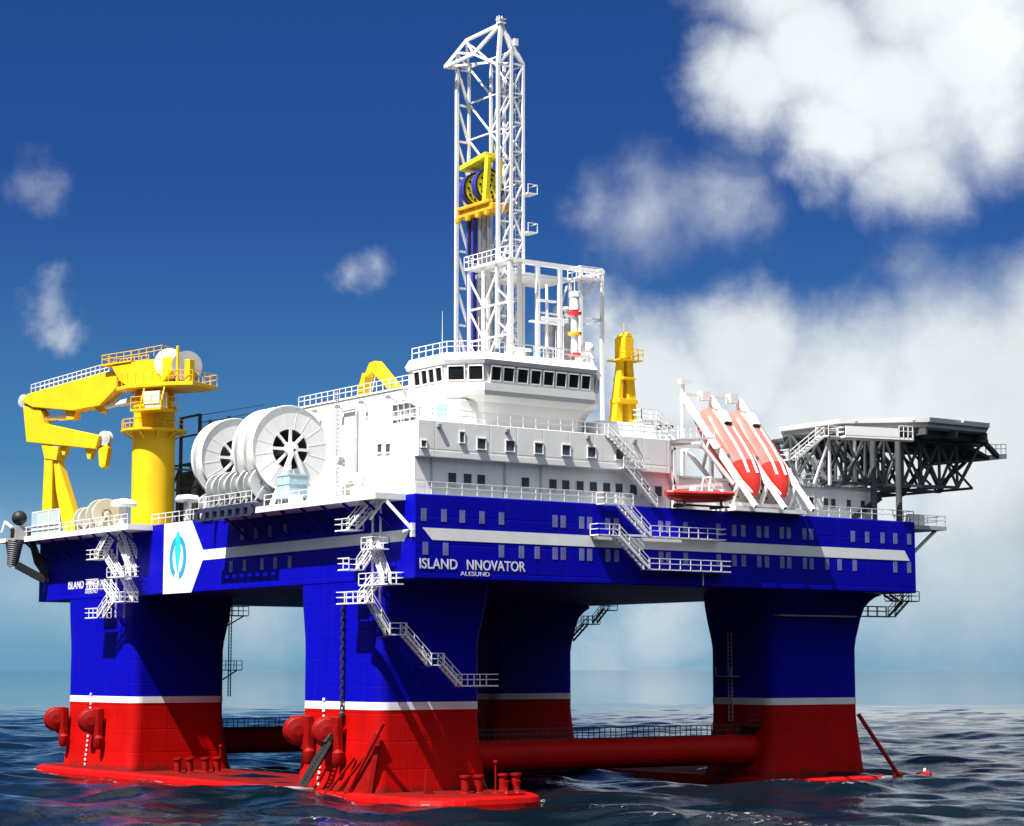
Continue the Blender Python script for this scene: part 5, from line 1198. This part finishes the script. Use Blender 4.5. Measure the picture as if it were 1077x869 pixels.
# unseen broken cloud added round the rest of the sky, also as fill
sepd = N('ShaderNodeSeparateXYZ'); L_(dirv, sepd.inputs[0])
nb = noise(3.2, 6, 0.55)
away = N('ShaderNodeVectorMath'); away.operation = 'DISTANCE'; L_(dirv, away.inputs[0]); away.inputs[1].default_value = (0.581, 0.805, 0.12)
gate = N('ShaderNodeMapRange'); gate.inputs[1].default_value = 0.36; gate.inputs[2].default_value = 0.62; gate.inputs[3].default_value = -1.2; gate.inputs[4].default_value = -0.42; L_(away.outputs['Value'], gate.inputs[0])
field = math_('SMOOTH_MAX', field, math_('ADD', nb.outputs['Fac'], gate.outputs[0]), 0.1)
nd = noise(24, 9, 0.60, dist=0.3)
fld = math_('ADD', field, math_('MULTIPLY', math_('SUBTRACT', nd.outputs['Fac'], 0.5), 0.62))
mask = N('ShaderNodeMapRange'); mask.interpolation_type = 'SMOOTHSTEP'; mask.inputs[1].default_value = -0.24; mask.inputs[2].default_value = 0.70; mask.inputs[4].default_value = 0.95; L_(fld, mask.inputs[0])
# cloud brightness: random mottling, slightly brighter higher in the sky
nl = noise(9, 5, 0.55)
lum = N('ShaderNodeMapRange'); lum.inputs[1].default_value = 0.3; lum.inputs[2].default_value = 0.7; lum.inputs[3].default_value = CLOUD_LO; lum.inputs[4].default_value = CLOUD_HI; L_(nl.outputs['Fac'], lum.inputs[0])
hi = N('ShaderNodeMapRange'); hi.inputs[1].default_value = 0.0; hi.inputs[2].default_value = 0.30; hi.inputs[3].default_value = 0.92; hi.inputs[4].default_value = 1.12; L_(sepd.outputs['Z'], hi.inputs[0])
fill_glow = N('ShaderNodeMapRange'); fill_glow.inputs[1].default_value = 0.6; fill_glow.inputs[2].default_value = 1.3; fill_glow.inputs[3].default_value = 1.0; fill_glow.inputs[4].default_value = 2.9; L_(away.outputs['Value'], fill_glow.inputs[0])  # boosts unseen clouds behind the camera as fill for shaded walls
low = N('ShaderNodeMapRange'); low.inputs[1].default_value = 0.15; low.inputs[2].default_value = 0.60; low.inputs[3].default_value = 0.10; low.inputs[4].default_value = 1.0; L_(sepd.outputs['Z'], low.inputs[0])  # holds the added fill to the high sky, so columns stay dark
front = N('ShaderNodeMapRange'); front.inputs[1].default_value = 0.5; front.inputs[2].default_value = 0.8; L_(away.outputs['Value'], front.inputs[0])
lowm = N('ShaderNodeMix'); lowm.data_type = 'FLOAT'; L_(front.outputs[0], lowm.inputs['Factor']); lowm.inputs['A'].default_value = 1.0; L_(low.outputs[0], lowm.inputs['B'])
glowv = math_('MULTIPLY', fill_glow.outputs[0], lowm.outputs['Result'])
lumm = math_('MULTIPLY', math_('MULTIPLY', lum.outputs[0], hi.outputs[0]), glowv)
ccol = N('ShaderNodeVectorMath'); ccol.operation = 'SCALE'; ccol.inputs[0].default_value = (0.93, 0.98, 1.0); L_(lumm, ccol.inputs['Scale'])
# pale, moist air low over the sea
hz = N('ShaderNodeMapRange'); hz.interpolation_type = 'SMOOTHSTEP'; hz.inputs[1].default_value = 0.23; hz.inputs[2].default_value = -0.01; hz.inputs[3].default_value = 0.0; hz.inputs[4].default_value = 0.90; L_(sepd.outputs['Z'], hz.inputs[0])
lo2 = N('ShaderNodeMapRange'); lo2.interpolation_type = 'SMOOTHSTEP'; lo2.inputs[1].default_value = -0.005; lo2.inputs[2].default_value = 0.055; L_(sepd.outputs['Z'], lo2.inputs[0])
rmp = N('ShaderNodeValToRGB'); zr = N('ShaderNodeMapRange'); zr.inputs[1].default_value = 0.0; zr.inputs[2].default_value = 0.17; L_(sepd.outputs['Z'], zr.inputs[0]); L_(zr.outputs[0], rmp.inputs[0])
rmp.color_ramp.interpolation = 'EASE'
es = rmp.color_ramp.elements; es[0].position = 0.0; es[1].position = 1.0
for pos in (0.24, 0.62): es.new(pos)
for e_, c_ in zip(es, (LOW_COL, PALE_COL, HAZE_COL, HAZE_COL)): e_.color = (c_[0]/5, c_[1]/5, c_[2]/5, 1)
hcol = N('ShaderNodeVectorMath'); hcol.operation = 'SCALE'; L_(rmp.outputs[0], hcol.inputs[0]); hcol.inputs['Scale'].default_value = 5.0
mh = N('ShaderNodeMix'); mh.data_type = 'RGBA'; L_(math_('MULTIPLY', hz.outputs[0], math_('SUBTRACT', 1.0, math_('MULTIPLY', front.outputs[0], 0.7))), mh.inputs['Factor']); L_(tint.outputs['Result'], mh.inputs['A']); L_(hcol.outputs[0], mh.inputs['B'])
thin = N('ShaderNodeMapRange'); thin.interpolation_type = 'SMOOTHSTEP'; thin.inputs[1].default_value = -0.01; thin.inputs[2].default_value = 0.085; thin.inputs[3].default_value = 0.40; L_(sepd.outputs['Z'], thin.inputs[0])
dim = math_('SUBTRACT', 1.0, math_('MULTIPLY', front.outputs[0], math_('SUBTRACT', 1.0, low.outputs[0])))  # darkens the unseen low sky behind the camera to deepen the shade
dsc = N('ShaderNodeVectorMath'); dsc.operation = 'SCALE'; L_(mh.outputs['Result'], dsc.inputs[0]); L_(dim, dsc.inputs['Scale'])
mc = N('ShaderNodeMix'); mc.data_type = 'RGBA'; L_(math_('MULTIPLY', mask.outputs[0], thin.outputs[0]), mc.inputs['Factor']); L_(dsc.outputs[0], mc.inputs['A']); L_(ccol.outputs[0], mc.inputs['B'])
L_(mc.outputs['Result'], bg.inputs['Color']); bg.inputs['Strength'].default_value = 0.08

sd = bpy.data.lights.new('sun', 'SUN'); sd.energy = 5.0; sd.angle = math.radians(0.5); sd.color = (1.0, 0.96, 0.90)
so = bpy.data.objects.new('sun', sd); COL.objects.link(so); so.location = SUN*300
so.rotation_euler = (-SUN).to_track_quat('-Z', 'Y').to_euler()

# ------------------------------------------------------------------ camera
cd = bpy.data.cameras.new('camera'); cam = bpy.data.objects.new('camera', cd); COL.objects.link(cam); SC.camera = cam
cam.location = CAM; cd.sensor_fit = 'HORIZONTAL'; cd.sensor_width = 36; cd.lens = 2228.1/1077*36; cd.clip_start = 1; cd.clip_end = 100000
fwd = V((math.cos(YAW)*math.cos(PITCH), math.sin(YAW)*math.cos(PITCH), math.sin(PITCH)))
cam.rotation_euler = fwd.to_track_quat('-Z', 'Y').to_euler()

vs = SC.view_settings; vs.view_transform = 'Standard'; vs.look = 'None'; vs.exposure = EXPOSURE; vs.gamma = 1; vs.use_curve_mapping = False
SC.render.engine = 'CYCLES'; SC.cycles.use_denoising = True; SC.cycles.caustics_reflective = False; SC.cycles.caustics_refractive = False
SC.cycles.max_bounces = 6; SC.cycles.diffuse_bounces = 3; SC.cycles.glossy_bounces = 4
SC.render.resolution_x = 1024; SC.render.resolution_y = 826
